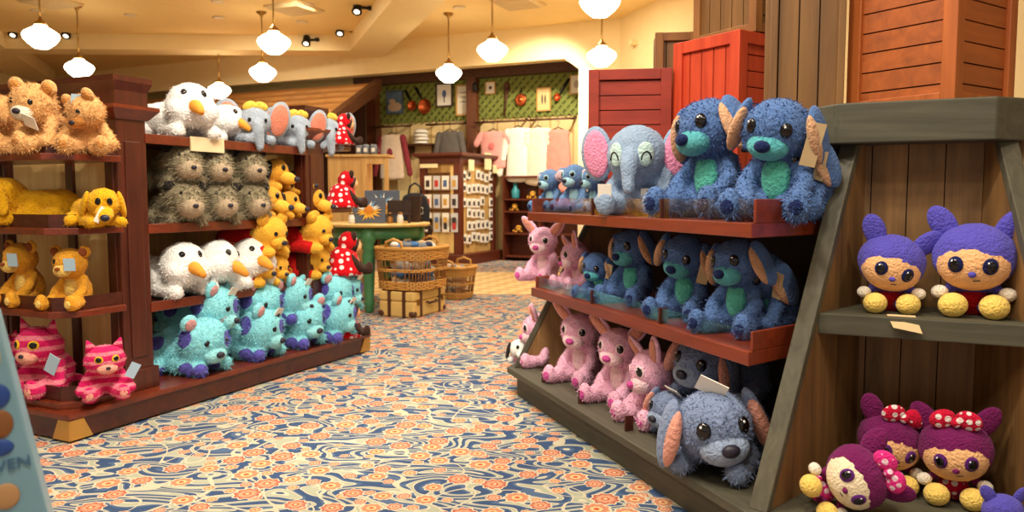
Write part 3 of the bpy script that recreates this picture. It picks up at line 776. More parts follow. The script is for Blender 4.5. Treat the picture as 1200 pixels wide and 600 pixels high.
    if species == 'puppy':
        for s in (-1, 1):
            e = hpart('ear', (s * (rx + .055), .02, -.02), (.06, .13, .25), pal['body'], (0, s * -.28, 0))
            hpart('ear_lining', (s * (rx + .05), -.035, -.03), (.055, .098, .21), pal['lining'], (0, s * -.28, s * .12), e)
    elif species == 'bunny':
        for s in (-1, 1):
            e = hpart('ear', (s * (rx * .95), .03, rz * .9), (.1, .045, .25), pal['body'], (0, s * .75, 0))
            hpart('ear_lining', (s * (rx * .95), .0, rz * .9), (.07, .03, .21), pal['lining'], (0, s * .75, 0), e)
    elif species == 'koala':
        for s in (-1, 1):
            e = hpart('ear', (s * (rx + .11), .03, .05), (.19, .05, .13), pal['body'], (0, s * .25, 0))
            hpart('ear_lining', (s * (rx + .115), -.002, .045), (.15, .035, .095), pal['lining'], (0, s * .25, 0), e)
    elif species == 'bear':
        for s in (-1, 1):
            e = hpart('ear', (s * rx * .78, .02, rz * .82), (.1, .055, .1), pal['body'])
            hpart('ear_lining', (s * rx * .79, -.022, rz * .81), (.068, .03, .068), pal.get('lining', pal['body']), par=e)
        mz = hpart('muzzle', (0, -ry * .78, -rz * .3), (.14, .11, .1), pal.get('muzzle', pal['body']))
        hpart('nose', (0, -ry * .78 - .105, -rz * .18), (.05, .035, .035), nose_m, par=mz)
        eyes(28, 14, (.03, .02, .034), pal.get('ring'), False)
    elif species == 'dog':
        mz = hpart('muzzle', (0, -ry * 1.0, -rz * .25), (.125, .2, .11), pal.get('muzzle', pal['body']))
        hpart('nose', (0, -ry * 1.0 - .2, -rz * .12), (.062, .05, .05), nose_m, par=mz)
        eyes(24, 30, (.04, .025, .055), pal.get('ring'), False)
        for s in (-1, 1): hpart('ear', (s * (rx + .02), .04, -.05), (.05, .1, .22), pal['ear'], (0, s * -.2, 0))
    elif species == 'lion':
        for s in (-1, 1):
            e = hpart('ear', (s * rx * .95, .03, rz * .75), (.11, .05, .1), pal['body'])
            hpart('ear_lining', (s * rx * .95, -.012, rz * .74), (.078, .03, .07), pal['lining'], par=e)
        mz = hpart('muzzle', (0, -ry * .8, -rz * .38), (.15, .11, .105), pal['muzzle'])
        hpart('nose', (0, -ry * .8 - .1, -rz * .2), (.05, .035, .03), pal['lining'], par=mz)
        eyes(27, 14, (.035, .022, .042), pal.get('ring'), False)
    elif species == 'cat':
        for s in (-1, 1):
            bm = B(); m = H @ M.Translation((s * rx * .68, .02, rz * .98)) @ Euler((0, s * .35, 0)).to_matrix().to_4x4() @ M.Diagonal((1, .5, 1, 1))
            bmesh.ops.create_cone(bm, cap_ends=True, segments=16, radius1=.11, radius2=.012, depth=.2, matrix=m)
            parts.append(('ear', mesh_of('ear', bm, True), pal['body'], 0, None))
        mz = hpart('muzzle', (0, -ry * .8, -rz * .4), (.15, .09, .09), pal['muzzle'])
        hpart('nose', (0, -ry * .8 - .085, -rz * .28), (.035, .025, .025), nose_m, par=mz)
        eyes(25, 14, (.05, .025, .045), pal.get('ring'), False)
    elif species == 'elephant':
        for s in (-1, 1):
            q = (0, s * .12, s * .35)
            e = hpart('ear', (s * (rx + .13), .06, .02), (.2, .055, .28), pal['body'], q)
            hpart('ear_lining', (s * (rx + .125), .025, .02), (.16, .042, .24), pal['lining'], q, e)
        if 'ring' in pal:
            for s in (-1, 1):
                e = hpart('eye_patch', surf(s * 30, 2, .965), (.085, .03, .12), pal['ring'], (0, 0, radians(s * 30)))
                bm = B(); pts = []
                for k in range(9):
                    a = pi * k / 8; pts.append(H @ (surf(s * 30 - s * 0 + 9 * cos(a), -8 + 14 * sin(a), 1.06)))
                tube(bm, pts, .01, 6); parts.append(('closed_eye', mesh_of('closed_eye', bm, True), black_eye, e, None))
        else: eyes(30, 12, (.03, .02, .036), None, False)
        if 'bow' in pal:
            k = part('bow', [H @ ellm((s * .085, -.02, rz * 1.02), (.1, .05, .065), (0, s * .4, 0)) for s in (-1, 1)] + [H @ ellm((0, -.03, rz * 1.02), (.04, .05, .045))], pal['bow'])
    elif species == 'goose':
        bm = B(); m = H @ M.Translation((0, -ry * 1.15 - .08, -.02)) @ Euler((pi / 2 + .3, 0, 0)).to_matrix().to_4x4()
        pts = [H @ V(p) for p in ((0, -ry * .8, .0), (0, -ry * 1.1, .0), (.01, -ry * 1.4, -.025), (.02, -ry * 1.7, -.06))]
        tube(bm, pts, [.075, .066, .052, .03], 12); parts.append(('beak', mesh_of('beak', bm, True), pal['beak'], 0, None))
        eyes(31, 34, (.028, .018, .034), pal['white'], False)
        for s in (-1, 1): part('wing', [ellm((s * .25, .06, .24), (.06, .22, .15), (.1, 0, s * -.15))], pal['body'])
    elif species == 'shag':
        mz = hpart('snout', (0, -ry * .95, -.08), (.185, .19, .155), pal['muzzle'])
        hpart('nose', (0, -ry * .95 - .185, -.03), (.04, .03, .03), nose_m, par=mz)
        for s in (-1, 1): hpart('ear', (s * rx * .8, -.02, rz * .72), (.085, .045, .075), pal['ear'])
        eyes(30, 26, (.024, .016, .028), None, False)
    elif species == 'face':           # big-headed doll in a plush animal hood
        hpart('face', (0, -ry * .3, -rz * .16), (rx * .88, ry * .8, rz * .8), pal['face'])
        fr = lambda az, el, k: V((sin(radians(az)) * cos(radians(el)) * rx * .86, -ry * .3 - cos(radians(az)) * cos(radians(el)) * ry * .78, -rz * .16 + sin(radians(el)) * rz * .78)) * k
        for s in (-1, 1):
            q = (0, 0, radians(s * 24))
            e = hpart('eye', fr(s * 27, 4, .985), (.07, .03, .078), pal['iris'], q)
            p_ = hpart('pupil', fr(s * 27, 4, 1.02), (.05, .024, .058), black_eye, q, e)
            hpart('catchlight', fr(s * 27 - 4, 11, 1.05), (.015, .012, .017), white_m, q, e)
        hpart('nose', fr(0, -14, 1.02), (.035, .03, .028), pal['nose'])
        bm = B(); tube(bm, [H @ fr(a, -27 - 3 * cos(radians(a * 5)), 1.0) for a in (2, 5, 8, 11, 14)], .007, 6); parts.append(('mouth', mesh_of('mouth', bm, True), nose_m, 0, None))
        for s in (-1, 1): hpart('ear', (s * rx * .78, .05, rz * .92), (.12, .05, .19), pal['body'], (0, s * .62, s * .2))
        for s in (-1, 1):
            part('foot', [ellm((s * .165, -.28, .115), (.125, .12, .115))], pal['foot'], uv=(20, 14))
            part('hand', [ellm((s * .275, -.15, .22), (.075, .07, .065))], pal['hand'])
        part('outfit', [ellm((0, .03, .13), (.155, .135, .15))], pal['outfit'])
        if 'bow' in pal:
            part('bow', [H @ ellm((s * .12 + .0, -.12, rz * 1.05 + .02), (.13, .06, .1), (0, s * .45, 0)) for s in (-1, 1)] + [H @ ellm((0, -.14, rz * 1.05), (.05, .06, .055))], pal['bow'])
    elif species == 'gown':           # bear in a dotted dress
        for s in (-1, 1): hpart('ear', (s * rx * .8, .02, rz * .82), (.1, .05, .1), pal['body'])
        mz = hpart('muzzle', (0, -ry * .55, -rz * .2), (.17, .13, .14), pal['muzzle']); hpart('nose', (0, -ry * .55 - .125, -rz * .1), (.035, .03, .03), nose_m, par=mz)
        bm = B(); lathe(bm, [(.12, .56), (.2, .5), (.27, .42), (.33, .25), (.38, .1), (.4, .02), (.3, .015)], V((0, 0, 0)), 28); parts.append(('dress', mesh_of('dress', bm, True), pal['dress'], 0, None))
        hpart('bonnet', (0, .05, .03), (rx * 1.06, ry * 1.02, rz * 1.08), pal['dress'])
    if 'belly' in pal:
        if pose == 'sit': part('belly_patch', [ellm((0, -.075, .37), (.125 * bulk, .11, .225), (-.15, 0, 0))], pal['belly'])
        if pose == 'hang': part('belly_patch', [ellm((0, -.08, .33), (.14, .11, .18), (-.2, 0, 0))], pal['belly'])
    if 'pad' in pal and pose in ('sit', 'hang'):
        for s in (-1, 1):
            x = .262 * legs if pose == 'sit' else .23
            f = part('paw_pad', [ellm((s * x, -.515, .12), (.055, .018, .06))], pal['pad'])
    if 'suit' in pal: part('jumper', [m @ M.Diagonal((1.05, 1.05, 1.05, 1)) for m in cap((0, -.05, .22), (0, .26, .23), .21, .22)] + both(lambda s: cap((s * .17, -.03, .13), (s * .195, -.27, .1), .1, .094) + cap((s * .19, .26, .14), (s * .28, .13, .11), .13, .105)), pal['suit'])
    if 'tail' in pal: part('tail', cap((0, .2, .15), (.3, .3, .1), .05, .04), pal['tail'])
    for (p, rot, w, h_, mt) in tags:
        bm = B(); m = M.Translation(p) @ Euler(rot).to_matrix().to_4x4() @ M.Diagonal((w, .008, h_, 1)); bmesh.ops.create_cube(bm, size=1, matrix=m)
        parts.append(('paper_tag', mesh_of('paper_tag', bm), mt, 0, None))
    return name, parts
def put(src, label, cat, loc, yaw, size, group=None, tilt=(0, 0), name=None):
    """one soft toy of its own: an Empty at its base with its body, and the body's parts below it"""
    nm, parts = src
    r = bpy.data.objects.new(name or nm, None); COL.objects.link(r)
    r.location = loc; r.rotation_euler = (radians(tilt[0]), radians(tilt[1]), radians(yaw)); r.scale = (size,) * 3
    tag(r, label, cat, group)
    obs = []
    for n, me, mat, par, lb in parts:
        if not me.materials: me.materials.append(mat)
        o = bpy.data.objects.new(n, me); COL.objects.link(o)
        o.parent = r if par <= 0 else obs[par]
        if lb: o['label'] = lb
        obs.append(o)
    return r
# ------------------------------------------------------------------ soft toy sources
blue = fur('plush_blue', (84, 115, 168)); teal = fur('plush_teal', (96, 196, 176), .12); tan = fur('plush_tan', (206, 160, 124), .1)
navy = fur('plush_navy', (28, 40, 84), .1)
PB = dict(body=blue, muzzle=fur('plush_blue_muzzle', (88, 172, 180), .12), lining=tan, belly=teal, nose=navy, pad=navy, nose_r=(.066, .045, .05))
pinkf = fur('plush_pink', (244, 188, 214)); pinkl = fur('plush_pale_pink', (252, 216, 222), .1); magp = fur('plush_rose', (212, 84, 160), .1)
PP = dict(body=pinkf, muzzle=pinkl, lining=fur('plush_salmon', (226, 152, 128), .1), ring=pinkl, belly=pinkl, pad=magp, nose=magp)
greyb = fur('plush_grey_blue', (126, 142, 176)); PG = dict(body=greyb, muzzle=fur('plush_grey_pale', (150, 166, 194)), lining=fur('plush_flesh', (228, 160, 142), .1))
T = lambda p, rot, w=.16, h=.12, m=tag_m: (p, rot, w, h, m)
S = {}
S['blue_a'] = plush('plush_puppy', 'sit', 'puppy', PB, hy=-12, hp=12, hr=-6, seed=1, tufts=5200, tuftl=.035)
S['blue_b'] = plush('plush_puppy', 'sit', 'puppy', PB, hy=-8, hp=22, hr=12, seed=2, tufts=5200, tuftl=.035, tags=[T((.3, -.2, .6), (.2, .2, .5), .12, .34, plain('tag_kraft', (206, 178, 132), .6))])
S['blue_c'] = plush('plush_puppy', 'hang', 'puppy', PB, hy=14, hp=24, hr=8, seed=3, tufts=5200, tuftl=.035, tags=[T((.34, -.14, .52), (.2, .3, .5), .1, .28, plain('tag_kraft', (206, 178, 132), .6))])
S['pink_a'] = plush('plush_bunny', 'sit', 'bunny', PP, hy=10, hp=14, hr=5, seed=4, tufts=4200, tuftl=.03)
S['pink_b'] = plush('plush_bunny', 'hang', 'bunny', PP, hy=-16, hp=20, hr=-10, seed=5, tufts=4200, tuftl=.03)
S['grey_lie'] = plush('plush_puppy', 'lie', 'puppy', PG, hy=16, hp=6, hr=10, seed=6, tufts=5000, tuftl=.03, tags=[T((.1, -.3, .63), (.9, .2, .3), .22, .13)])
S['grey_lie2'] = plush('plush_puppy', 'lie', 'puppy', PG, hy=40, hp=8, hr=-8, seed=7, tufts=5000, tuftl=.03, tags=[T((0, -.36, .63), (.6, .4, .3), .2, .14)])
S['small_blue'] = plush('plush_koala', 'sit', 'koala', dict(body=fur('plush_sky', (104, 140, 186)), muzzle=fur('plush_ice', (168, 214, 226), .1), lining=pinkl, ring=fur('plush_ice', (0, 0, 0)), belly=fur('plush_ice', (0, 0, 0)), pad=navy), hy=-10, hp=10, seed=8, tufts=2500, tuftl=.03)
S['ele_big'] = plush('plush_elephant', 'hang', 'elephant', dict(body=fur('plush_ele', (146, 168, 196), .1), lining=fur('plush_ele_pink', (238, 150, 186), .16), ring=fur('plush_mint', (196, 226, 222), .06)), hp=4, seed=9, headr=(.3, .26, .3), tags=[T((-.22, -.5, .2), (.2, 0, .2), .13, .22)])
S['ele'] = plush('plush_elephant', 'lie', 'elephant', dict(body=fur('plush_ele_grey', (168, 180, 194), .12), lining=fur('plush_ele_salmon', (236, 146, 120), .12), bow=fur('plush_bow', (246, 206, 84), .1)), hy=-25, hp=16, seed=10, headr=(.24, .22, .22), tufts=1500, tuftl=.025)
whitef = fur('plush_white', (246, 244, 240), .07)
PW = dict(body=whitef, beak=plain('beak_orange', (240, 158, 50), .8, bump=.3), white=black_eye)
S['goose'] = plush('plush_goose', 'lie', 'goose', PW, hy=-14, hp=6, seed=11, headr=(.25, .23, .25), tufts=2500, tuftl=.03)
S['goose2'] = plush('plush_goose', 'lie', 'goose', PW, hy=12, hp=14, hr=10, seed=12, headr=(.25, .23, .25), tufts=2500, tuftl=.03)
turq = fur('plush_turquoise', (146, 226, 238), .12, (96, 88, 184), 'spots')
turqp = fur('plush_turquoise_plain', (156, 230, 238), .1)
PT = dict(body=turq, muzzle=turqp, lining=fur('plush_mauve', (206, 150, 150), .1), nose=fur('plush_deep_teal', (52, 124, 160), .1))
S['turq'] = plush('plush_bear', 'lie', 'bear', dict(body=turq, muzzle=turqp, lining=fur('plush_mauve', (0, 0, 0))), hy=-14, hp=16, seed=13, headr=(.27, .25, .27), tufts=4500, tuftl=.04)
S['turq2'] = plush('plush_bear', 'lie', 'bear', dict(body=turq, muzzle=turqp, lining=fur('plush_mauve', (0, 0, 0))), hy=10, hp=18, hr=8, seed=14, headr=(.27, .25, .27), tufts=4500, tuftl=.04, tags=[T((.06, -.52, .56), (.5, .2, .2), .16, .1)])
greyf_ = fur('plush_shaggy', (152, 140, 112), .4, scale=16)
S['shag'] = plush('plush_hedgehog', 'lie', 'shag', dict(body=greyf_, muzzle=fur('plush_snout', (182, 160, 132), .25, scale=14), ear=fur('plush_dark', (40, 36, 34), .1)), hp=10, seed=15, tufts=6500, tuftl=.075, tags=[T((.12, -.32, .6), (.6, .2, -.2), .18, .1)])
orangef = fur('plush_orange', (236, 170, 58), .12); dark_ear = fur('plush_dark', (0, 0, 0))
S['dog'] = plush('plush_dog', 'lie', 'dog', dict(body=orangef, ear=dark_ear, muzzle=fur('plush_yellow', (246, 190, 70), .1)), hy=-10, hp=16, seed=16, headr=(.22, .22, .22), tufts=1500, tuftl=.02)
S['ybear'] = plush('plush_bear', 'lie', 'bear', dict(body=fur('plush_honey', (244, 184, 62), .1), suit=fur('plush_red', (206, 26, 24), .1)), hy=-12, hp=22, seed=17, headr=(.25, .23, .23), tufts=1500, tuftl=.02)
gold = fur('plush_gold', (230, 176, 112), .22)
S['teddy'] = plush('plush_teddy_bear', 'hang', 'bear', dict(body=gold, muzzle=fur('plush_cream', (250, 236, 206), .06), lining=fur('plush_caramel', (202, 134, 66), .1), pad=fur('plush_caramel', (0, 0, 0))), hy=22, hp=14, hr=6, seed=18, tufts=5000, tuftl=.045, tags=[T((.27, -.36, .36), (.5, .3, .1), .24, .16)])
S['teddy2'] = plush('plush_teddy_bear', 'hang', 'bear', dict(body=gold, muzzle=fur('plush_caramel', (0, 0, 0)), lining=fur('plush_caramel', (0, 0, 0)), pad=fur('plush_caramel', (0, 0, 0))), hy=-40, hp=30, hr=-10, seed=19, tufts=5000, tuftl=.045, tags=[T((-.06, -.3, .74), (.3, 0, .5), .18, .15, tag_b)])
must = fur('plush_mustard', (232, 172, 28), .14)
S['must'] = plush('plush_dog', 'lie', 'dog', dict(body=must, ear=must, muzzle=must), hy=-20, hp=26, seed=20, headr=(.22, .22, .22), tufts=2500, tuftl=.03, tags=[T((-.16, -.56, .2), (.1, .5, .3), .08, .24, tag_m)])
PLI = dict(body=fur('plush_lion', (234, 164, 48), .14), muzzle=fur('plush_lion_pale', (246, 206, 110), .1), lining=fur('plush_lion_dark', (150, 78, 40), .1), belly=fur('plush_lion_pale', (0, 0, 0)), pad=fur('plush_lion_pale', (0, 0, 0)))
S['lion'] = plush('plush_lion_cub', 'sit', 'lion', PLI, hy=0, hp=6, seed=21, tufts=1500, tuftl=.02, tags=[T((.2, -.36, .74), (.1, 0, .2), .18, .2, tag_b)])
cerise = fur('plush_cerise', (222, 34, 104), .12, (240, 132, 150), 'stripes')
S['cat'] = plush('plush_cat', 'hang', 'cat', dict(body=cerise, muzzle=fur('plush_blush', (242, 170, 150), .1), ring=fur('plush_eye_yellow', (244, 196, 40), .05), pad=fur('plush_blush', (0, 0, 0)), tail=cerise), hy=8, hp=4, seed=22, headr=(.3, .24, .24), tufts=2500, tuftl=.03, tags=[T((.38, -.3, .42), (.1, .5, .2), .15, .24, tag_b)])
violet = fur('doll_violet', (92, 84, 190), .08); skin = fur('doll_peach', (250, 192, 136), .04, sheen=.1); cr = fur('doll_cream', (252, 240, 220), .04)
PV = dict(body=violet, face=skin, iris=fur('doll_iris_navy', (30, 34, 84), .05), nose=violet, foot=fur('doll_yellow', (252, 214, 110), .06), hand=cr, outfit=fur('doll_red', (196, 26, 34), .08))
plum = fur('doll_plum', (120, 32, 92), .1)
dots = fur('doll_dotted_red', (216, 26, 62), .06, (255, 240, 235), 'dots')
PM = dict(body=plum, face=skin, iris=fur('doll_iris_plum', (96, 36, 116), .05), nose=plum, foot=fur('doll_yellow', (0, 0, 0)), hand=cr, outfit=dots, bow=dots)
PM2 = dict(PM, face=fur('doll_ivory', (255, 236, 200), .04), bow=fur('doll_dotted_pink', (236, 50, 140), .06, (255, 220, 235), 'dots'), outfit=fur('doll_dotted_pink', (0, 0, 0)))
S['violet_a'] = plush('plush_doll', 'doll', 'face', PV, hy=4, hp=10, hr=16, seed=23)
S['violet_b'] = plush('plush_doll', 'doll', 'face', PV, hy=-4, hp=6, hr=2, seed=24)
S['plum_a'] = plush('plush_doll', 'doll', 'face', PM, hy=12, hp=8, hr=14, seed=25)
S['plum_b'] = plush('plush_doll', 'doll', 'face', PM, hy=-2, hp=6, hr=-2, seed=26)
S['plum_c'] = plush('plush_doll', 'doll', 'face', PM2, hy=0, hp=4, hr=6, seed=27)
S['gown'] = plush('plush_doll', 'hang', 'gown', dict(body=fur('plush_umber', (62, 42, 34), .1), muzzle=fur('doll_peach', (0, 0, 0)), dress=fur('dress_dotted', (214, 18, 30), .06, (255, 245, 240), 'dots')), hp=6, seed=28, headr=(.2, .19, .2))

# ------------------------------------------------------------------ soft toys on the island
yw = -48
for key, px, k, z, y, sz, lab in (
    ('blue_a', 836, .38, TZ, -50, .53, 'big blue puppy plush with a teal belly, upright in front of the bright red crate'),
    ('blue_b', 912, .34, TZ, -34, .47, 'big blue puppy plush leaning beside the end of the grey counter slab'),
    ('blue_c', 950, .48, TZ, -78, .40, 'blue puppy plush squeezed at the top shelf end behind the leaning one'),
    ('ele_big', 750, .30, TZ, -24, .50, 'pale grey elephant plush with pink ears and closed eyes on the top shelf'),
    ('ele_big', 796, .52, TZ, -30, .44, 'second grey elephant plush half hidden behind the upright blue puppy'),
    ('small_blue', 648, .26, TZ, -50, .27, 'small pale blue koala plush at the far end of the top shelf'),
    ('small_blue', 676, .30, TZ, -40, .29, 'small pale blue koala plush in the middle of three on the top shelf'),
    ('small_blue', 700, .24, TZ, -60, .26, 'small pale blue koala plush nearest the grey elephant'),
    ('pink_a', 640, .30, MZ, -40, .36, 'pink bunny plush at the far end of the middle shelf'),
    ('pink_b', 682, .34, MZ, -60, .34, 'pink bunny plush second from the far end of the middle shelf'),
    ('blue_c', 708, .25, MZ, -62, .30, 'small slumped blue puppy plush beside the pink bunnies on the middle shelf'),
    ('blue_a', 744, .33, MZ, -44, .385, 'blue puppy plush, upright third from the near end of the middle shelf'),
    ('blue_b', 806, .31, MZ, -40, .385, 'blue puppy plush with bowed head, in the middle of the middle shelf'),
    ('blue_a', 868, .30, MZ, -46, .385, 'blue puppy plush upright near the close end of the middle shelf'),
    ('blue_c', 908, .44, MZ, -84, .39, 'blue puppy plush half hidden behind the slanted frame on the middle shelf'),
    ('pink_b', 640, .24, .18, -70, .39, 'pink bunny plush next to the far slanted frame on the bottom shelf'),
    ('pink_a', 684, .26, .18, -44, .41, 'pink bunny plush, tallest on the bottom shelf, second from the far frame'),
    ('pink_a', 730, .26, .18, -50, .40, 'pink bunny plush in the middle of the bottom shelf'),
    ('pink_b', 776, .27, .18, -60, .42, 'pink bunny plush touching the grey blue puppies on the bottom shelf'),
    ('grey_lie2', 852, .20, .18, -34, .56, 'grey blue puppy plush lying in front at the near end of the bottom shelf'),
    ('grey_lie', 850, .44, .35, -66, .46, 'grey blue puppy plush lying on top of the pile on the bottom shelf'),
    ('grey_lie', 806, .27, .18, -70, .34, 'small grey blue puppy plush squeezed under the other two on the bottom shelf')):
    put(S[key], lab, 'plush toy', R.at(px, k, z), y, sz, {'b': 'blue puppy plush toys', 'p': 'pink bunny plush toys', 'g': 'grey blue puppy plush toys', 'e': 'big elephant plush toys', 's': 'small koala plush toys'}[key[0]])
put(plush('plush_dog', 'lie', 'dog', dict(body=whitef, ear=dark_ear, muzzle=whitef), hy=30, hp=10, seed=31), 'small white plush dog with black ears at the far slanted frame', 'plush toy', G(603, 428, .18) + V((.06, .14, 0)), -20, .26)
NF = Frame(R(0, 0, 0), vL, uL)
for px, u, w, lab in ((1064, fz(zn) + .02, .09, 'kraft price card hanging over the niche shelf edge'),):
    q = NF.at(px, u, zn); f = Frame(q, vL, uL); bm = B()
    hexa(bm, [f(-w / 2, -.03, zn - .03), f(w / 2, -.03, zn - .045), f(w / 2, -.028, zn - .045), f(-w / 2, -.028, zn - .03), f(-w / 2 - .02, .05, zn + .002), f(w / 2 - .02, .05, zn + .002), f(w / 2 - .02, .052, zn + .005), f(-w / 2 - .02, .052, zn + .005)])
    tag(obj('price_card', bm, plain('tag_kraft', (206, 178, 132), .6)), lab, 'card')
for key, px, u, z, y, sz, tilt, lab in (
    ('violet_a', 1042, .50, zn, -22, .325, (0, 0), 'violet hooded doll with tilted head on the niche shelf'),
    ('violet_b', 1138, .52, zn, -28, .375, (0, 0), 'violet hooded doll, the taller one with upright head on the niche shelf'),
    ('plum_b', 1116, .42, .18, -26, .335, (0, 0), 'plum doll with a red dotted bow and upright head in the niche bottom'),
    ('plum_a', 1040, .46, .18, -20, .32, (0, 0), 'plum doll with a red dotted bow, behind the pale faced one'),
    ('plum_c', 950, .15, .215, -24, .31, (0, 58), 'pale faced plum doll with a pink bow lying over on its side'),
    ('violet_b', 1172, .10, .18, 0, .17, (0, 0), 'violet doll of which only the top shows at the bottom edge')):
    put(S[key], lab, 'doll', NF.at(px, u, z), y, sz, 'violet hooded dolls' if key[0] == 'v' else 'plum dolls with dotted bows', tilt)

# ------------------------------------------------------------------ soft toys on the dark red unit
def bay(key, px, z, sz, y, lab, group, back=0.0):
    put(S[key], lab, 'plush toy', L.at(px, T0 - .40 * sz - back, z), y, sz, group)
bay('goose', 208, 1.60, .58, 50, 'large white goose plush on the top shelf next to the dark column', 'white goose plush toys')
bay('goose2', 252, 1.60, .46, 60, 'white goose plush half hidden between the large goose and the elephants', 'white goose plush toys', .12)
for px, sz, lab in ((284, .46, 'grey elephant plush nearest the white geese on the top shelf'), (334, .44, 'grey elephant plush in the middle of three on the top shelf'), (368, .46, 'grey elephant plush nearest the far column on the top shelf')):
    bay('ele', px, 1.60, sz, 56, lab, 'grey elephant plush toys')
for px, dz, lab in ((206, 0, 'shaggy grey plush, bottom row next to the dark column'), (246, 0, 'shaggy grey plush, middle of the bottom row'), (284, 0, 'shaggy grey plush, bottom row next to the orange dogs'),
                    (204, .23, 'shaggy grey plush, top row next to the dark column'), (240, .225, 'shaggy grey plush, middle of the top row'), (280, .23, 'shaggy grey plush, top row next to the orange dogs')):
    bay('shag', px, 1.085 + dz, .44, 45, lab, 'shaggy grey plush toys', .04 if dz else 0)
for px, dz, sz, lab in ((296, 0, .42, 'orange dog plush, bottom row beside the shaggy grey ones'), (322, 0, .36, 'orange dog plush, middle of the bottom row'), (348, 0, .42, 'orange dog plush, bottom row next to the far column'),
                    (304, .2, .42, 'orange dog plush lying on top, beside the shaggy grey ones'), (334, .17, .36, 'orange dog plush lying on top, next to the far column')):
    bay('dog', px, 1.085 + dz, sz, 86, lab, 'orange dog plush toys', .08 if dz else 0)
for px, dz, sz, lab in ((284, 0, .46, 'yellow bear plush in red, bottom row next to the white geese'), (306, 0, .38, 'yellow bear plush in red, middle of the bottom row'), (352, 0, .44, 'yellow bear plush in red, bottom row next to the far column'),
                    (293, .2, .5, 'yellow bear plush in red lying on top, above the white geese'), (350, .2, .5, 'yellow bear plush in red lying on top, next to the far column')):
    bay('ybear', px, .63 + dz, sz, 80, lab, 'yellow bear plush toys in red', -.07 if dz else -.02)
for key, px, lab in (('goose', 192, 'white goose plush next to the dark column, above the turquoise bears'), ('goose2', 233, 'white goose plush in the middle of three above the turquoise bears'), ('goose', 273, 'white goose plush next to the yellow bears')):
    bay(key, px, .63, .57, 66, lab, 'white goose plush toys')
for key, px, dz, sz, lab in (('turq', 214, 0, .52, 'turquoise bear plush, bottom row next to the dark column'), ('turq2', 282, 0, .52, 'turquoise bear plush, second of the bottom row'), ('turq', 334, 0, .52, 'turquoise bear plush, third of the bottom row'), ('turq2', 374, 0, .5, 'turquoise bear plush, last of the bottom row by the far column'),
                         ('turq2', 228, .19, .5, 'turquoise bear plush, first of the top row by the dark column'), ('turq', 284, .17, .5, 'turquoise bear plush, second of the top row'), ('turq2', 322, .19, .48, 'turquoise bear plush, third of the top row'), ('turq', 372, .17, .5, 'turquoise bear plush, fourth of the top row'), ('turq2', 386, .19, .46, 'turquoise bear plush, last of the top row by the far column')):
    bay(key, px, .15 + dz, sz * 1.1, 72, lab, 'spotted turquoise bear plush toys', (-.02 if dz else -.07) - (.06 if px > 360 else 0))
LE = Frame(L(.23, 0, 0), vL, uL)
for key, px, z, y, sz, lab, ds, g in (
    ('teddy', 58, 1.475, -30, .44, 'golden teddy bear plush with a white muzzle, facing out on the end shelf', -.02, 'golden teddy bear plush toys'),
    ('teddy2', 14, 1.475, -10, .40, 'golden teddy bear plush cut by the edge of the photo', .03, 'golden teddy bear plush toys'),
    ('teddy2', 104, 1.475, 20, .37, 'golden teddy bear plush slumped against the pale end panel', .04, 'golden teddy bear plush toys'),
    ('must', 44, 1.09, -70, .46, 'mustard dog plush lying along the end shelf', .0, 'mustard dog plush toys'),
    ('must', 112, 1.09, 50, .36, 'mustard dog plush curled by the pale end panel', .02, 'mustard dog plush toys'),
    ('lion', 34, .655, -24, .35, 'golden lion cub plush on the end shelf, farther from the column', -.02, 'lion cub plush toys'),
    ('lion', 90, .655, -10, .33, 'golden lion cub plush on the end shelf, nearer the column', .0, 'lion cub plush toys'),
    ('cat', 62, .185, -20, .44, 'striped pink cat plush in the middle of the bottom end tray', -.02, 'striped pink cat plush toys'),
    ('cat', 124, .185, 30, .34, 'striped pink cat plush next to the column in the bottom end tray', .03, 'striped pink cat plush toys'),
    ('cat', 22, .185, -30, .33, 'striped pink cat plush half behind the pale blue stand', .06, 'striped pink cat plush toys')):
    put(S[key], lab, 'plush toy', LE.at(px, ds, z), y, sz, g)
LF = Frame(L(2.38, 0, 0), vL, uL)
for px, z, sz, lab in ((399, 1.65, .29, 'doll in a red dotted dress on the top far end shelf'), (401, 1.165, .34, 'doll in a red dotted dress on the second far end shelf'),
                       (402, .64, .40, 'doll in a red dotted dress above the plinth, beside the green table leg'), (404, .15, .34, 'doll in a red dotted dress sitting on the low plinth end')):
    put(S['gown'], lab, 'doll', LF.at(px, .0, z), 128, sz, 'dolls in red dotted dresses')
# ------------------------------------------------------------------ green table and what stands on and under it
TC = V((-1.53, 8.72, 0)); TT = .965
greenp = plain('green_paint', (72, 132, 84), .45, var=.04); topw = wood('table_top_wood', (236, 198, 122), (204, 158, 82), .35, 'x', 0, .6)
tb = thing('display_table', 'round green table with a pale wooden top and turned legs', 'table', TC)
bm = B(); lathe(bm, [(.57, TT - .04), (.6, TT - .03), (.6, TT - .008), (.585, TT)], TC, 40); obj('table_top', bm, topw, tb, True)
bm = B(); lathe(bm, [(.48, TT - .17), (.5, TT - .165), (.5, TT - .04), (.48, TT - .041)], TC, 40); obj('apron', bm, greenp, tb, True)
for a in (-92, -2, 88, 178):
    c = TC + V((cos(radians(a)) * .46, sin(radians(a)) * .46, 0))
    bm = B(); lathe(bm, [(.035, 0), (.05, .02), (.045, .07), (.06, .1), (.05, .13), (.062, .4), (.072, .62), (.055, .68), (.075, .71), (.055, .74), (.08, .78), (.08, TT - .05)], c, 18); obj('leg', bm, greenp, tb, True)
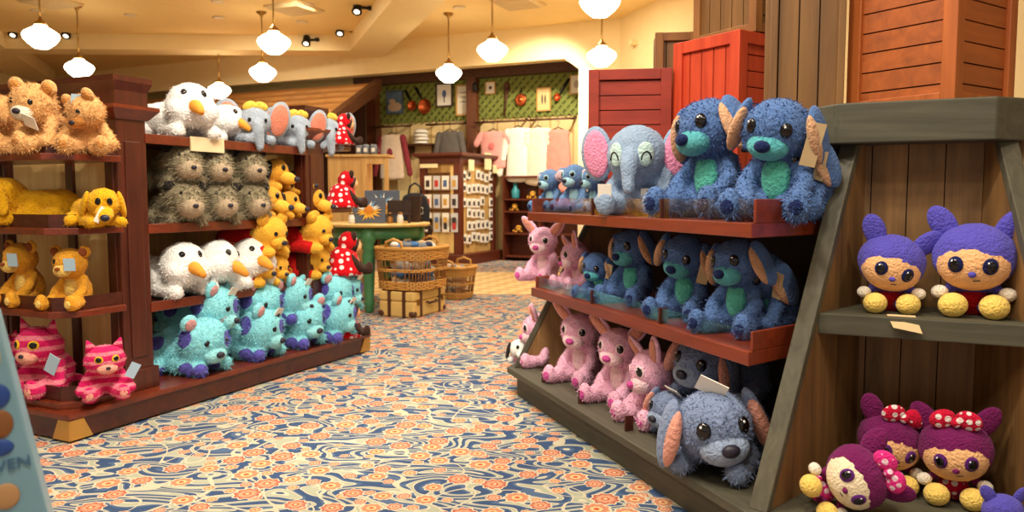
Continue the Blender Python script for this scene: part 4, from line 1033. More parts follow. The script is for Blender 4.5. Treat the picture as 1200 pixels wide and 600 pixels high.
def board(name, lab, cat, c, w, h, yaw, mat, lean=.2, th=.025, group=None):
    r = thing(name, lab, cat, c, group)
    f = Frame(c, V((cos(yaw), sin(yaw), 0)), V((-sin(yaw), cos(yaw), 0)))
    fn = lambda s, t, z: f(s, t + (z - c.z) * lean, z)
    bm = B(); box(bm, fn, (-w / 2, 0, c.z), (w / 2, th, c.z + h)); obj('board', bm, mat, r, bev=.004)
    bm = B(); z1 = c.z + h * .8; hexa(bm, [fn(-.02, th, c.z + h * .6), fn(.02, th, c.z + h * .6), fn(.02, th + .01, c.z + h * .6), fn(-.02, th + .01, c.z + h * .6), f(-.02, h * .55, c.z), f(.02, h * .55, c.z), f(.02, h * .55 + .01, c.z), f(-.02, h * .55 + .01, c.z)]); obj('strut', bm, mat, r)
    return r, fn, c
slatem = plain('board_slate', (84, 92, 108), .7)
def burst(c, w, h, yaw, lab):
    r, fn, c = board('picture_board', lab, 'picture', c, w, h, yaw, slatem, group='sunburst picture boards')
    cz = c.z + h * .5; rnd = random.Random(int(c.x * 1000))
    cols = [plain('ray_gold', (240, 180, 50), .6), plain('ray_white', (236, 236, 226), .6), plain('ray_blue', (120, 180, 220), .6)]
    bms = [B(), B(), B()]
    for i in range(18):
        a = 2 * pi * i / 18 + rnd.uniform(-.1, .1); l = w * rnd.uniform(.36, .48); k = 2 if .5 < a < 2.4 and i % 2 else (0 if sin(a) < .3 else 1)
        ctr = lambda u, v_: fn(u, -.006, cz + v_)
        p = [ctr(cos(a) * w * .1 - sin(a) * .018, sin(a) * w * .1 + cos(a) * .018), ctr(cos(a) * w * .1 + sin(a) * .018, sin(a) * w * .1 - cos(a) * .018), ctr(cos(a) * l, sin(a) * l * h / w * .95)]
        b3 = bms[k]; q = [b3.verts.new(x) for x in p]; b3.faces.new(q); q2 = [b3.verts.new(x + V((0, .004, 0))) for x in p]; b3.faces.new(q2[::-1])
        for i2 in range(3): b3.faces.new((q[i2], q2[i2], q2[(i2 + 1) % 3], q[(i2 + 1) % 3]))
    for b3, cm in zip(bms, cols): obj('painted_ray', b3, cm, r)
    bm = B(); f0 = fn(0, -.008, cz); sph(bm, M.Translation(f0) @ M.Diagonal((w * .14, .008, w * .16, 1))); obj('painted_sun', bm, plain('sun_orange', (226, 140, 40), .6), r, True)
on = lambda px, y, dz=0: DY(px, 262, y) * V((1, 1, 0)) if False else V((DY(px, 262, y).x, y, TT + dz))
burst(on(448, 8.62), .39, .36, .12, 'grey board painted with a sunburst, the taller one behind')
burst(on(432, 8.36), .36, .28, .02, 'grey board painted with a sunburst, the lower one in front')
darkb = wood('dark_stand', (66, 42, 26), (40, 24, 16), .5, 'z')
r = thing('book_stand', 'small dark wooden stand on the green table beside the sunburst boards', 'stand', on(468, 8.5))
c = on(468, 8.5); f = Frame(c, V((1, .1, 0)).normalized(), V((-.1, 1, 0)).normalized())
bm = B(); box(bm, f, (-.13, 0, TT + .1), (.13, .02, TT + .25)); obj('back', bm, darkb, r)
bm = B(); box(bm, f, (-.13, -.12, TT + .09), (.13, .02, TT + .11)); obj('ledge', bm, darkb, r)
for s in (-.12, .1):
    bm = B(); box(bm, f, (s, -.1, TT), (s + .02, .02, TT + .09)); obj('leg', bm, darkb, r)
board('chalk_board', 'narrow dark board leaning at the table edge beside the black bag', 'board', on(484, 8.75), .16, .3, -.5, darkb, .15)
for px, y, lab in ((457, 8.42, 'small amber jar at the foot of the front sunburst board'), (469, 8.36, 'small white jar in front of the dark stand'), (412, 8.3, 'white paper cup at the end of the green table')):
    c = on(px, y); r = thing('jar', lab, 'jar', c)
    bm = B(); lathe(bm, [(.03, 0), (.035, .01), (.034, .07), (.025, .085), (.026, .1)], c, 14); obj('body', bm, plain('jar_' + lab[6:11], (186, 130, 60) if 'amber' in lab else (236, 232, 220), .4), r, True)
    bm = B(); lathe(bm, [(.028, .1), (.028, .115), (.01, .12)], c, 14); obj('lid', bm, brass, r, True)
# black bag with a pale bow drawn on it, hanging from the dark unit's end
c = DY(486, 258, 9.3); bgm = plain('bag_black', (26, 26, 36), .7)
r = thing('tote_bag', 'black tote bag with a pale bow print behind the green table', 'bag', V((c.x, 9.3, .9)))
f = Frame(V((c.x, 9.3, 0)), V((1, 0, 0)), V((0, 1, 0)))
bm = B(); prism(bm, lambda s, t, z: f(s, z, t), [(-.17, .9), (.17, .9), (.18, 1.12), (.14, 1.26), (.06, 1.3), (-.06, 1.3), (-.14, 1.26), (-.18, 1.12)], 0, .09); obj('bag', bm, bgm, r, bev=.02)
bm = B(); tube(bm, [f(-.08, .045, 1.29), f(-.06, .045, 1.38), f(0, .045, 1.42), f(.06, .045, 1.38), f(.08, .045, 1.29)], .012); obj('handle', bm, bgm, r, True)
bm = B()
for s in (-1, 1): tube(bm, [f(0, -.006, 1.08), f(s * .05, -.006, 1.13), f(s * .1, -.006, 1.12), f(s * .1, -.006, 1.05), f(s * .05, -.006, 1.04), f(0, -.006, 1.08), f(s * .03, -.006, 1.0), f(s * .05, -.006, .97)], .008, 6)
obj('bow_print', bm, plain('print_pale', (196, 186, 170), .6), r, True)
r2 = thing('bag_stand', 'dark low stand under the black tote bag', 'stand', V((c.x, 9.3, 0)))
bm = B(); box(bm, f, (-.2, -.04, .86), (.2, .2, .9)); obj('top', bm, darkb, r2)
for s in (-.19, .16):
    for t in (-.03, .16):
        bm = B(); box(bm, f, (s, t, 0), (s + .03, t + .03, .86)); obj('leg', bm, darkb, r2)

# pale open cubby behind the table, with the grey mugs
cubm = wood('cubby_wood', (222, 178, 108), (190, 140, 74), .5, 'z', 0, .6); yq = 9.6
f = Frame(V((0, yq, 0)), V((1, 0, 0)), V((0, 1, 0)))
xa, xb, xc = DY(384, 200, yq).x, DY(426, 200, yq).x, DY(455, 200, yq).x; zt = DY(400, 181, yq).z
r = thing('display_cubby', 'tall pale wooden cubby with an open bay behind the green table', 'cabinet', f((xa + xc) / 2, .2, 0))
for nm, lo, hi in (('front_panel', (xa, 0, 0), (xb - .03, .02, zt - .03)), ('side_panel', (xa, .02, 0), (xa + .025, .4, zt - .03)), ('post', (xb - .03, -.01, 0), (xb + .04, .4, zt - .03)), ('post', (xc - .05, -.01, 0), (xc, .05, zt - .05)), ('top', (xa - .02, -.03, zt - .03), (xc + .02, .42, zt)), ('shelf', (xb + .04, 0, .9), (xc, .4, .93)), ('top_rail', (xb + .04, -.01, zt - .12), (xc - .05, .015, zt - .03))):
    bm = B(); box(bm, f, lo, hi); obj(nm, bm, cubm, r, bev=.004)
mugm = plain('mug_grey', (116, 122, 130), .35)
for i, (px, lab) in enumerate(((421, 'grey mug on the cubby top next to the dotted doll'), (429, 'grey mug in the middle of three on the cubby top'), (438, 'grey mug at the open end of the cubby top'))):
    c = V((DY(px, 178, yq + .1).x, yq + .1, zt)); r = thing('mug', lab, 'mug', c, 'grey mugs on the cubby')
    bm = B(); lathe(bm, [(.035, 0), (.042, .01), (.044, .1), (.04, .12), (.028, .13)], c, 16); obj('cup', bm, mugm, r, True)
    bm = B(); tube(bm, [c + V((.04, -.01, .09)), c + V((.068, -.01, .08)), c + V((.068, -.01, .045)), c + V((.042, -.01, .03))], .007, 6); obj('handle', bm, mugm, r, True)
    bm = B(); box(bm, Frame(c, V((1, 0, 0)), V((0, 1, 0))), (-.022, -.046, zt + .035), (.022, -.04, zt + .085)); obj('badge', bm, plain('badge_white', (232, 230, 224), .5), r)

# suitcase trunk and wicker baskets
sc_o = G(485, 373.5, 0)
SF = Frame(sc_o, uL, -vL)          # s back along the room, t to the left
canvas = plain('suitcase_canvas', (222, 186, 110), .6, bump=.15, bscale=120); leather = plain('suitcase_leather', (84, 46, 24), .45)
cw, cd, ch = .66, .43, .27
r = thing('suitcase', 'tan suitcase with dark leather straps under the big wicker basket', 'suitcase', SF(cw / 2, cd / 2, 0))
bm = B(); box(bm, SF, (0, 0, .0), (cw, cd, ch * .62)); obj('body', bm, canvas, r, bev=.02)
bm = B(); box(bm, SF, (0, 0, ch * .63), (cw, cd, ch)); obj('lid', bm, canvas, r, bev=.02)
for s in (.12, .5):
    bm = B(); box(bm, SF, (s, -.006, -.0), (s + .045, cd + .006, ch + .006)); obj('strap', bm, leather, r, bev=.003)
for t in (.1, .28):
    bm = B(); box(bm, SF, (-.006, t, 0), (cw + .006, t + .04, ch + .006)); obj('strap', bm, leather, r, bev=.003)
for s in (0, cw):
    for t in (0, cd):
        bm = B(); sph(bm, ellm(SF(s + (.03 if s == 0 else -.03), t + (.03 if t == 0 else -.03), .04), (.045, .045, .04))); obj('corner_cap', bm, leather, r, True)
bm = B(); tube(bm, [SF(.24, -.01, .15), SF(.24, -.04, .14), SF(.42, -.04, .14), SF(.42, -.01, .15)], .014); obj('handle', bm, leather, r, True)
for s in (.06, .56):
    bm = B(); box(bm, SF, (s, -.012, .13), (s + .04, 0, .19)); obj('latch', bm, brass, r)
def rrect(w, d, n=40, p=4.0):
    return [(w / 2 * math.copysign(abs(cos(2 * pi * i / n)) ** (2 / p), cos(2 * pi * i / n)), d / 2 * math.copysign(abs(sin(2 * pi * i / n)) ** (2 / p), sin(2 * pi * i / n))) for i in range(n)]
wick = plain('wicker', (206, 152, 74), .6, bump=.3, bscale=90, var=.15); wickd = plain('wicker_dark', (150, 98, 44), .65, var=.15)
def basket(lab, fr, w, d, z0, h, flare=1.12, handles='s'):
    r = thing('wicker_basket', lab, 'basket', fr(0, 0, z0))
    pl = lambda k, a=1.0: [(x * (1 + (flare - 1) * k) * a, y * (1 + (flare - 1) * k) * a) for x, y in rrect(w, d)]
    def weave(k0, k1, m):
        bm = B()
        for j in range(m):
            k = k0 + (k1 - k0) * (j + .5) / m
            pts = []
            for i, (x, y) in enumerate(pl(k)):
                e = 1 + .018 * (1 if (i + j) % 2 else -1); pts.append(fr(x * e, y * e, z0 + h * k))
            tube(bm, pts, h * (k1 - k0) / m * .55, 6, True)
        return bm
    obj('woven_bottom', weave(0.02, .22, 5), wick, r, True); obj('woven_top', weave(.72, .95, 5), wick, r, True); obj('woven_band', weave(.44, .52, 2), wick, r, True)
    bm = B(); a, b2 = pl(0.02), pl(.95)
    for i in range(0, 40, 1): tube(bm, [fr(a[i][0], a[i][1], z0 + .01), fr(b2[i][0], b2[i][1], z0 + h * .95)], .007, 5)
    obj('stakes', bm, wickd, r, True)
    bm = B(); tube(bm, [fr(x, y, z0 + h) for x, y in pl(1)], .022, 8, True); obj('rim', bm, wick, r, True)
    bm = B(); prism(bm, fr, pl(0, .96), z0 + .004, z0 + .02); obj('bottom', bm, wickd, r)
    for s in (-1, 1):
        bm = B(); x = s * w / 2 * flare
        tube(bm, [fr(x, -.1, z0 + h), fr(x * 1.02, -.09, z0 + h + .07), fr(x * 1.02, 0, z0 + h + .1), fr(x * 1.02, .09, z0 + h + .07), fr(x, .1, z0 + h)], .016); obj('handle', bm, wick, r, True)
    return r
bz = ch + .006
bf = Frame(SF(cw * .5, cd * .5, 0), uL, -vL)
BH = .44
basket('large open weave wicker basket heaped with small toys, standing on the tan suitcase', bf, .64, .56, bz, BH)
rnd = random.Random(5)
toym = [plain('toy_blue', (70, 120, 180), .8), plain('toy_white', (232, 230, 222), .8), plain('toy_tan', (206, 176, 130), .8), plain('toy_grey', (120, 128, 140), .8), plain('toy_navy', (46, 60, 96), .8)]
toysrc = []
for k in range(5):
    bm = B(); sph(bm, ellm((0, 0, .045), (.075, .045, .045))); toysrc.append((mesh_of('slipper', bm, True), toym[k], toym[(k + 1) % 5]))
def soft(p, k, yaw, sz, lab, group):
    me, a, b2 = toysrc[k]; r = bpy.data.objects.new('slipper', None); COL.objects.link(r); r.location = p; r.rotation_euler = (0, 0, yaw); r.scale = (sz,) * 3; WINV[r.name] = M.Identity(4)
    tag(r, lab, 'slipper', group)
    if not me.materials: me.materials.append(a)
    o = bpy.data.objects.new('upper', me); COL.objects.link(o); o.parent = r
    bm = B(); sph(bm, ellm((.035, 0, .07), (.04, .047, .03))); c = obj('cuff', bm, b2, r, True); return r
for lz, zc, num in ((0, bz + .03, 9), (1, bz + .12, 9), (2, bz + .21, 9), (3, bz + .3, 10), (4, bz + .39, 10)):
    for i in range(num):
        a = 2 * pi * i / num + lz; q = .82 if i % 5 else .3
        p = bf(cos(a) * .24 * q, sin(a) * .2 * q, zc); soft(p, rnd.randrange(5), rnd.uniform(0, 6), 1.15, 'small soft slipper heaped in the large wicker basket', 'slippers in the large basket')
b2f = Frame(V((G(532, 352, 0).x, G(532, 352, 0).y + .22, 0)), uL, -vL)
basket('smaller wicker basket with a hoop handle on the floor behind the tan suitcase', b2f, .36, .36, 0, .39, 1.25)
for i in range(5): soft(b2f(cos(i * 1.3) * .09, sin(i * 1.3) * .09, .3 + .02 * (i % 2)) , 2, i, 1.1, 'small tan slipper in the smaller wicker basket', 'slippers in the smaller basket')
for i in range(5): soft(b2f(cos(i * 1.3) * .08, sin(i * 1.3) * .08, .02 + .0 * i), 2, i, 1.1, 'small tan slipper in the smaller wicker basket', 'slippers in the smaller basket')
for i in range(5): soft(b2f(cos(i * 1.3) * .08, sin(i * 1.3) * .08, .11), 1, i, 1.1, 'small white slipper in the smaller wicker basket', 'slippers in the smaller basket')
for i in range(5): soft(b2f(cos(i * 1.3) * .08, sin(i * 1.3) * .08, .2), 2, i, 1.1, 'small tan slipper in the smaller wicker basket', 'slippers in the smaller basket')

# ------------------------------------------------------------------ central unit with hanging packets
cu = G(543, 312, 0); CU = Frame(cu, uL, -vL)      # s away from us, t to the left
ul, uw, uh = CU.s_at(609, 0, 0) if False else 1.75, 1.12, 2.06
r = thing('merchandise_unit', 'dark red double sided merchandise unit hung with small packets', 'shelf unit', CU(ul / 2, uw / 2, 0))
mh2 = wood('mahogany_far', (112, 50, 28), (70, 28, 15), .4, 'z')
bm = B(); prism(bm, CU, [(0, .1), (.1, 0), (ul - .1, 0), (ul, .1), (ul, uw - .1), (ul - .1, uw), (.1, uw), (0, uw - .1)], 0, .2); obj('plinth', bm, mh2, r, bev=.01)
e = .13
for s, t in ((e, e), (ul - e - .14, e), (e, uw - e - .14), (ul - e - .14, uw - e - .14)):
    bm = B(); box(bm, CU, (s, t, .2), (s + .14, t + .14, uh - .2)); obj('post', bm, mh2, r, bev=.006)
bm = B(); prism(bm, CU, [(e, e), (ul - e, e), (ul - e, uw - e), (e, uw - e)], uh - .2, uh - .1); prism(bm, CU, [(e, e), (ul - e, e), (ul - e, uw - e), (e, uw - e)], uh - .1, uh - .05, [(.03, .03), (ul - .03, .03), (ul - .03, uw - .03), (.03, uw - .03)]); prism(bm, CU, [(.03, .03), (ul - .03, .03), (ul - .03, uw - .03), (.03, uw - .03)], uh - .05, uh); obj('cornice', bm, mh2, r)
bm = B(); box(bm, CU, (e + .06, e + .06, .2), (ul - e - .06, uw - e - .06, uh - .2)); obj('peg_panel', bm, wood('peg_maple', (214, 176, 108), (180, 138, 74), .6, 'z', 0, .6), r)
bm = B(); box(bm, CU, (e + .02, e + .16, .22), (e + .06, uw - e - .16, .62)); obj('low_panel', bm, wood('peg_light', (240, 208, 132), (220, 180, 104), .5, 'z', 0, .6), r)
bm = B(); box(bm, CU, (e + .0, e + .14, .22), (e + .05, e + .2, uh - .24)); obj('light_stile', bm, wood('peg_light', (0, 0, 0)), r)
for z in (.64, 1.02, 1.36, 1.7):
    bm = B(); box(bm, CU, (e + .0, e + .2, z - .02), (e + .06, uw - e - .16, z)); obj('rail', bm, mh2, r)
packs = {}
def packet(p, right, down_h, w, mat, ink, lab, group):
    """a small hanging packet: card, printed picture and hook hole strip"""
    key = (round(w, 3), round(down_h, 3), ink.name, mat.name)
    fr = right
    if key not in packs:
        bm = B(); box(bm, idf, (-w / 2, -.012, -down_h), (w / 2, .012, 0)); a = mesh_of('card', bm); a.materials.append(mat)
        bm = B(); box(bm, idf, (-w * .28, -.016, -down_h * .8), (w * .28, -.0125, -down_h * .32)); b2 = mesh_of('print', bm); b2.materials.append(ink)
        packs[key] = (a, b2)
    o = bpy.data.objects.new('hanging_packet', None); COL.objects.link(o); o.location = p; o.rotation_euler = (0, 0, fr)
    tag(o, lab, 'packet', group)
    for nm, me in zip(('card', 'print'), packs[key]):
        c = bpy.data.objects.new(nm, me); COL.objects.link(c); c.parent = o
cardw = plain('card_white', (246, 240, 226), .5); inks = [plain('ink_dark', (60, 50, 46), .6), plain('ink_red', (196, 56, 46), .6), plain('ink_blue', (84, 108, 150), .6), plain('ink_ochre', (206, 160, 70), .6)]
rnd = random.Random(9)
yaw_r = pi / 2 - AL     # facing vL
for j, z in enumerate((1.74, 1.50, 1.24, 1.02, .80, .56)):
    for i in range(7):
        s = .32 + i * .185
        if rnd.random() < .07: continue
        packet(CU(s, e + .02, z + rnd.uniform(-.03, .03)), atan2(uL.y, uL.x), .17, .13, cardw, inks[0], 'small white packet hanging on the long side of the merchandise unit', 'white packets on the merchandise unit')
for j, z in enumerate((1.7, 1.36, 1.02, .66 + .32)):
    pass
for z in (1.64, 1.3, .96, .64 + .02):
    for i in range(4):
        t = uw - e - .2 - i * .185
        packet(CU(e - .03, t, z + .2 if z < .7 else z), atan2(-(-vL).y, -(-vL).x), .25, .135, plain('card_grey', (206, 206, 206), .5) if i % 2 else cardw, inks[(i + int(z * 10)) % 4], 'coloured packet hanging on the short side of the merchandise unit', 'coloured packets on the merchandise unit')
bm = B(); box(bm, CU, (.08, .58, uh - .27), (.1, .95, uh - .2)); tag(obj('sign_card', bm, plain('sign_cream', (250, 232, 180), .5)), 'long cream sign card above the coloured packets', 'sign')
for i, (s, z0, h_, w_) in enumerate(((.36, uh - .32, .2, .2), (1.02, uh - .28, .32, .26), (1.38, uh - .34, .16, .18))):
    bm = B(); box(bm, CU, (s, .06, z0), (s + w_, .08, z0 + h_)); tag(obj('sign_card', bm, plain('sign_cream', (0, 0, 0))), ('square cream sign card nearest the corner of the merchandise unit', 'tall cream sign card standing above the unit cornice', 'small cream sign card nearest the pink bunnies')[i], 'sign')
# low dark shelves behind it
lowf = Frame(WB(wb(604, 250)[0], -.5, 0), vL, uL)
r = thing('low_shelf', 'low dark red shelf rack behind the far end of the grey island', 'shelf unit', lowf(.6, .2, 0))
for z in (.1, .55, .98, 1.22):
    bm = B(); box(bm, lowf, (-.05, 0, z - .03), (1.6, .4, z)); obj('shelf', bm, mh2, r)
for s in (-.05, .72, 1.57):
    bm = B(); box(bm, lowf, (s, 0, 0), (s + .03, .4, 1.62)); obj('side', bm, mh2, r)
bm = B(); box(bm, lowf, (-.05, .38, 0), (1.6, .4, 1.62)); obj('back', bm, mh2, r)
bm = B(); box(bm, lowf, (-.07, -.02, 1.62), (1.62, .42, 1.66)); obj('top', bm, mh2, r)
c = lowf(.16, .15, 1.22); r = thing('bottle', 'turquoise bottle on the low dark red rack', 'bottle', c)
bm = B(); lathe(bm, [(.07, 0), (.08, .02), (.08, .16), (.04, .22), (.035, .27)], c, 16); obj('body', bm, plain('bottle_turquoise', (60, 150, 160), .3), r, True)
bm = B(); lathe(bm, [(.04, .27), (.04, .31), (.02, .32)], c, 14); obj('cap', bm, plain('bottle_cap', (40, 90, 110), .4), r, True)
for i, (s, z, lab) in enumerate(((.5, 1.22, 'pale orange soft toy on the low dark red rack beside the bottle'), (.2, .55, 'yellow soft toy on the lowest level of the dark red rack'), (.12, .98, 'yellow soft toy on the middle level of the dark red rack'))):
    put(S['dog'], lab, 'plush toy', lowf(s, .18, z), 10, .26)

# ------------------------------------------------------------------ garments on the rails
def garment(name, lab, cat, pc, w, h, mat, sleeve='short', mat2=None, flare=1.0, print_mat=None):
    """pc: shoulder centre; puffed cloth body with sleeves on a hanger"""
    yaw = atan2(vL.y, vL.x)
    r = bpy.data.objects.new(name, None); COL.objects.link(r); r.location = pc; r.rotation_euler = (0, 0, yaw); WINV[r.name] = M.Identity(4); tag(r, lab, cat)
    E = []
    n = 22
    for i in range(n):
        k = i / (n - 1); E.append(ellm((0, 0, -h * (.06 + .88 * k)), (w / 2 * (.92 + (flare - .92) * k), .07 + .02 * k, h * .075)))
    E += [ellm((s * w * .3, 0, -.05), (w * .22, .055, .05), (0, s * .35, 0)) for s in (-1, 1)]
    me = solid(E, .022, 4, .006, hash(lab) % 50); o = obj('body', me, mat, r)
    if sleeve:
        ln = .2 if sleeve == 'short' else h * .8
        for s in (-1, 1):
            a = V((s * w * .46, 0, -.08)); b2 = a + V((s * (ln * (.55 if sleeve == 'short' else .22)), 0, -ln * (.75 if sleeve == 'short' else .95)))
            me = solid([m for m in [M.Translation(a.lerp(b2, i / 8)) @ M.Diagonal((.085 - .02 * i / 8, .06, .085, 1)) for i in range(9)]], .022, 3, .004, s); obj('sleeve', me, mat2 or mat, r)
    if print_mat:
        bm = B(); sph(bm, ellm((0, -.085, -h * .4), (w * .12, .012, h * .1))); obj('chest_print', bm, print_mat, r, True)
    bm = B(); tube(bm, [V((-w * .3, 0, -.02)), V((0, 0, .05)), V((w * .3, 0, -.02))], .012, 6); tube(bm, [V((0, 0, .05)), V((0, 0, .1)), V((.03, 0, .14)), V((0, 0, .17)), V((-.03, 0, .15))], .007, 6); obj('hanger', bm, rail_m, r, True)
    return r
gp = lambda px, py: wbp(px, py, .36)
mar = plain('cloth_maroon', (150, 52, 60), .9, var=.1); whi = plain('cloth_white', (250, 244, 230), .9, var=.04); pnk = plain('cloth_pink', (240, 170, 160), .9, var=.06); gry = plain('cloth_grey', (104, 98, 90), .95, var=.12); crm = plain('cloth_cream', (232, 206, 176), .9)
garment('raglan_shirt', 'cream shirt with maroon sleeves on the first rail beside the cottage roof', 'shirt', gp(459, 158), .6, .95, crm, 'long', mar, 1.05, mar)
garment('sweatshirt', 'dark grey sweatshirt hanging under the middle frames of the lattice', 'shirt', gp(527, 154), .52, .55, gry, 'long', None, 1.0)
garment('tee_shirt', 'pale pink tee shirt hanging just right of the brown post', 'shirt', gp(578, 154), .58, .75, pnk, 'short', None, 1.0, plain('print_rose', (220, 120, 116), .8))
garment('long_shirt', 'bright white long shirt hanging next to the pink tee', 'shirt', gp(607, 150), .46, 1.05, whi, 'long', None, 1.15)
garment('long_shirt', 'white long shirt hanging between the bright white one and the pink dress', 'shirt', gp(630, 150), .46, 1.1, plain('cloth_ivory', (246, 230, 206), .9), 'long', None, 1.2)
garment('sleeveless_dress', 'pink sleeveless dress on the last rail beside the pale pillar', 'dress', gp(654, 152), .5, 1.2, plain('cloth_rose', (240, 150, 132), .9, var=.08), None, None, 1.3)
# small shelf with folded white caps
r = thing('wall_shelf', 'small dark wall shelf carrying a stack of white caps', 'shelf', wbp(493, 169, .2))
q = wbp(493, 169, .2); f = Frame(q, vL, uL)
bm = B(); box(bm, f, (-.36, -.15, q.z - .03), (.36, .2, q.z)); obj('board', bm, rail_m, r)
for s in (-.3, .27):
    bm = B(); box(bm, f, (s, -.02, q.z - .2), (s + .03, .2, q.z - .03)); obj('bracket', bm, rail_m, r)
for i in range(4):
    c = f(.02 * (i % 2), 0, q.z + i * .075); r = thing('white_cap', 'white cap in the stack on the small wall shelf', 'cap', c, 'stacked white caps')
    bm = B(); lathe(bm, [(.15, 0), (.16, .02), (.14, .06), (.08, .085), (.01, .09)], c, 20); obj('crown', bm, whi, r, True)
    bm = B(); sph(bm, ellm(c + V((.0, -.14, .012)), (.12, .1, .012))); obj('brim', bm, whi, r, True)

# ------------------------------------------------------------------ things on the lattice
def framed(lab, x0, y0, x1, y1, frame_mat, paper, marks=()):
    a, b2 = wbp(x0, y0, .07), wbp(x1, y1, .07); c = a.lerp(b2, .5); w = (b2 - a).dot(vL); h = abs(a.z - b2.z)
    f = Frame(c, vL, uL); r = thing('wall_picture', lab, 'picture', c)
    bm = B(); t = max(.02, w * .08)
    for lo, hi in (((-w / 2, -.03, c.z - h / 2), (w / 2, 0, c.z - h / 2 + t)), ((-w / 2, -.03, c.z + h / 2 - t), (w / 2, 0, c.z + h / 2)), ((-w / 2, -.03, c.z - h / 2 + t), (-w / 2 + t, 0, c.z + h / 2 - t)), ((w / 2 - t, -.03, c.z - h / 2 + t), (w / 2, 0, c.z + h / 2 - t))): box(bm, f, lo, hi)
    obj('frame', bm, frame_mat, r)
    bm = B(); box(bm, f, (-w / 2 + t, -.015, c.z - h / 2 + t), (w / 2 - t, 0, c.z + h / 2 - t)); obj('paper', bm, paper, r)
    for i, (u, v_, ru, rv, mt) in enumerate(marks):
        bm = B(); sph(bm, ellm(V((0, 0, 0)), (1, 1, 1)) if False else (M.Translation(f(u * w, -.016, c.z + v_ * h)) @ Euler((0, 0, atan2(vL.y, vL.x))).to_matrix().to_4x4() @ M.Diagonal((ru * w, .004, rv * h, 1)))); obj('drawing', bm, mt, r, True)
    return r
pw_ = plain('paper_white', (244, 238, 220), .6, var=.02); fdark = plain('frame_dark', (70, 44, 26), .5); fgold = plain('frame_gold', (196, 150, 70), .5); pcream = plain('paper_cream', (240, 206, 140), .6)
ink = inks[0]
framed('white framed drawing of a small plant on the green lattice', 511, 98, 531, 125, fdark, pw_, [(0, .05, .12, .16, inks[2]), (0, -.18, .03, .14, ink)])
framed('pale framed sheet next to the brown post on the green lattice', 534.5, 100, 556, 135, fgold, plain('paper_grey', (232, 224, 200), .6, var=.05), [(0, .25, .3, .012, ink), (0, .1, .3, .012, ink), (0, -.05, .3, .012, ink)])
framed('small square cream frame above the wooden spoon', 569, 96, 581, 110, fgold, pw_, [(0, 0, .14, .14, ink)])
framed('gold framed cream sheet between the copper mould and the ladle', 629, 103, 646, 130, fgold, pcream, [(-.1, 0, .05, .2, ink), (.1, 0, .05, .2, ink)])
framed('cream framed picture partly hidden by the pale pillar', 668, 88, 684, 110, fgold, pw_, [(0, 0, .2, .2, plain('paper_mark', (190, 180, 160), .6))])
framed('blue and beige landscape painting at the near end of the lattice', 453, 107, 473, 133, plain('frame_blue', (84, 96, 110), .6), plain('paint_blue', (96, 124, 152), .6, var=.2), [(0, -.2, .42, .2, plain('paint_beige', (206, 180, 150), .7)), (-.15, .05, .2, .1, plain('paint_beige', (0, 0, 0)))])
copper = plain('copper', (206, 104, 56), .28, .85)
def pan(lab, px, py, rad, hx, hy):
    c = wbp(px, py, .1); e2 = wbp(hx, hy, .1); r = thing('copper_pan', lab, 'pan', c); rot = Euler((pi / 2, 0, atan2(vL.y, vL.x))).to_matrix().to_4x4()
    bm = B(); lathe(bm, [(rad * .75, 0), (rad, .05), (rad * 1.05, .055), (rad * .96, .045), (rad * .7, .01), (.01, .008)], n=24); bmesh.ops.transform(bm, matrix=M.Translation(c) @ rot, verts=bm.verts); obj('bowl', bm, copper, r, True)
    bm = B(); d = (e2 - c).normalized(); tube(bm, [c + d * rad * .9, c + d * rad * 1.6, e2], [.02, .025, .03]); obj('handle', bm, blackm, r, True)
pan('small copper pan with a dark handle on the lattice', 484, 124, .10, 475, 106); pan('larger copper pan with a dark handle on the lattice', 499, 125, .15, 487, 103)
pan('small copper ladle with a long slanting handle beside the gold frame', 654, 114, .065, 667, 92)
c = wbp(611, 117, .1); r = thing('copper_mould', 'fluted round copper mould on the lattice', 'mould', c); rot = Euler((pi / 2, 0, atan2(vL.y, vL.x))).to_matrix().to_4x4()
bm = B(); lathe(bm, [(.11, 0), (.12, .03), (.09, .06), (.06, .04), (.035, .08), (.01, .09)], n=20)
for i, v_ in enumerate(bm.verts): v_.co.xy *= 1 + .08 * (i % 2)
bmesh.ops.transform(bm, matrix=M.Translation(c) @ rot, verts=bm.verts); obj('mould', bm, copper, r, True)
bm = B(); tube(bm, [c + V((0, 0, .15)), c + V((0, 0, .24))], .012); obj('hook', bm, blackm, r, True)
a, b2 = wbp(594, 103, .09), wbp(591, 136, .09); r = thing('wooden_spoon', 'long dark wooden spoon and fork pair on the lattice', 'spoon', b2)
bm = B(); tube(bm, [a, a.lerp(b2, .5), b2], [.05, .022, .022]); obj('handle', bm, brown, r, True)
bm = B(); sph(bm, M.Translation(a) @ M.Diagonal((.07, .03, .13, 1))); obj('bowl', bm, brown, r, True)

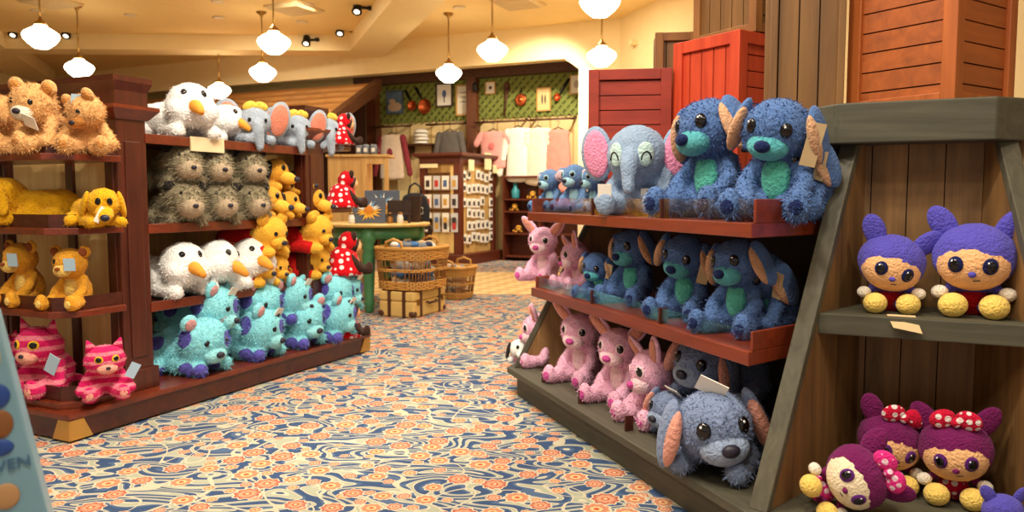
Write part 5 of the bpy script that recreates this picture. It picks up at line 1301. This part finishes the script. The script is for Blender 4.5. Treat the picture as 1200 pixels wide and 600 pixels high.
# ------------------------------------------------------------------ pale blue stand close to the camera
f = Frame(V((-.912, 1.35, 0)), V((.84, .54, 0)).normalized(), V((-.54, .84, 0)).normalized())
xr = lambda z: (1.03 - z) * .17
rotf = Euler((0, 0, atan2(f.ex.y, f.ex.x))).to_matrix().to_4x4()
bl = plain('stand_blue', (136, 184, 206), .4, var=.06)
r = thing('cardboard_stand', 'pale blue tapered cardboard display stand at the picture edge close to the camera', 'display stand', f(-.2, .1, 0))
bm = B(); z0, z1 = 0.0, 1.03
hexa(bm, [f(-.62, 0, z0), f(xr(z0), 0, z0), f(xr(z0), .22, z0), f(-.62, .22, z0), f(-.45, 0, z1), f(xr(z1), 0, z1), f(xr(z1), .22, z1), f(-.45, .22, z1)]); obj('panel', bm, bl, r, bev=.006)
for zc, xo, rx_, rz_, mt in ((.968, -.022, .012, .03, plain('spot_yellow', (240, 206, 110), .5)), (.896, -.034, .024, .024, plain('spot_blue', (44, 84, 170), .5)), (.845, -.036, .02, .026, plain('spot_brown', (150, 96, 50), .5)), (.802, -.05, .026, .016, plain('spot_blue', (0, 0, 0))), (.712, -.056, .022, .024, plain('spot_tan', (206, 160, 110), .5))):
    bm = B(); sph(bm, M.Translation(f(xr(zc) + xo, -.002, zc)) @ rotf @ M.Diagonal((rx_, .005, rz_, 1))); obj('picture_spot', bm, mt, r, True)
tc_ = bpy.data.curves.new('lettering', 'FONT'); tc_.body = 'VEN'; tc_.size = .03; tc_.extrude = .001; to = bpy.data.objects.new('lettering', tc_)
me = bpy.data.meshes.new_from_object(to); bpy.data.objects.remove(to)
me.transform(M.Translation(f(xr(.757) - .062, -.003, .757)) @ rotf @ Euler((pi / 2, -.1, 0)).to_matrix().to_4x4()); obj('lettering', me, plain('letter_blue', (70, 116, 156), .5), r)

# ------------------------------------------------------------------ light
w = bpy.data.worlds.new('world'); SC.world = w; w.use_nodes = True
w.node_tree.nodes['Background'].inputs[0].default_value = (1, .9, .76, 1); w.node_tree.nodes['Background'].inputs[1].default_value = .5
def lamp(kind, p, e, size, col=(1, .91, .76), rot=(0, 0, 0), spot=None):
    l = bpy.data.lights.new('added_ceiling_light', kind); l.energy = e; l.color = col
    if kind == 'AREA': l.shape = 'DISK'; l.size = size
    else: l.shadow_soft_size = size
    if spot: l.spot_size = radians(spot); l.spot_blend = .6
    o = bpy.data.objects.new('added_ceiling_light', l); COL.objects.link(o); o.location = p; o.rotation_euler = rot
    return o
def aim(o, tgt): o.rotation_euler = (V(tgt) - o.location).to_track_quat('-Z', 'Y').to_euler()
for x, y, e, lab in ((-3.4, 12.6, 150, ''), (-5.4, 12.2, 120, ''), (1.0, 9.2, 110, ''), (-3.2, .8, 150, ''), (0, .2, 150, ''), (2.2, .2, 120, ''), (-.6, 3.0, 170, ''), (-.4, 5.4, 170, ''), (-1.0, 8.0, 170, ''), (2.2, 6.5, 120, ''), (-5.5, 6, 120, ''), (-3.6, 11, 150, ''), (-1.5, 11.5, 150, ''), (.8, 11.8, 150, '')):
    lamp('AREA', (x, y, CEIL - .03), e * .38, .5)  # unseen area lights added under the ceiling as general fill, no fixtures
for (x, y), tgt, e in (((-.2, 1.6), (1.2, 3.2, .8), 130), ((-.6, 2.6), (-2.0, 4.8, .9), 110), ((.9, 12.2), (.1, 15.2, 2.0), 480), ((-1.8, 13), (-2.2, 16, 2), 440), ((.2, 3.6), (-1.7, 5.2, .7), 150), ((-.9, 1.6), (-2.3, 4.3, .9), 230), ((-3.2, 11.8), (-4.4, 14.6, 2.6), 300), ((-.3, 1.2), (1.5, 2.9, .6), 70), ((-1.3, 2.2), (.7, 3.6, .45), 150)):
    o = lamp('SPOT', (x, y, CEIL - .06), e * 1.4, .12, spot=70); aim(o, tgt)  # unseen spots added to brighten the shelf unit, island, alcove and roof
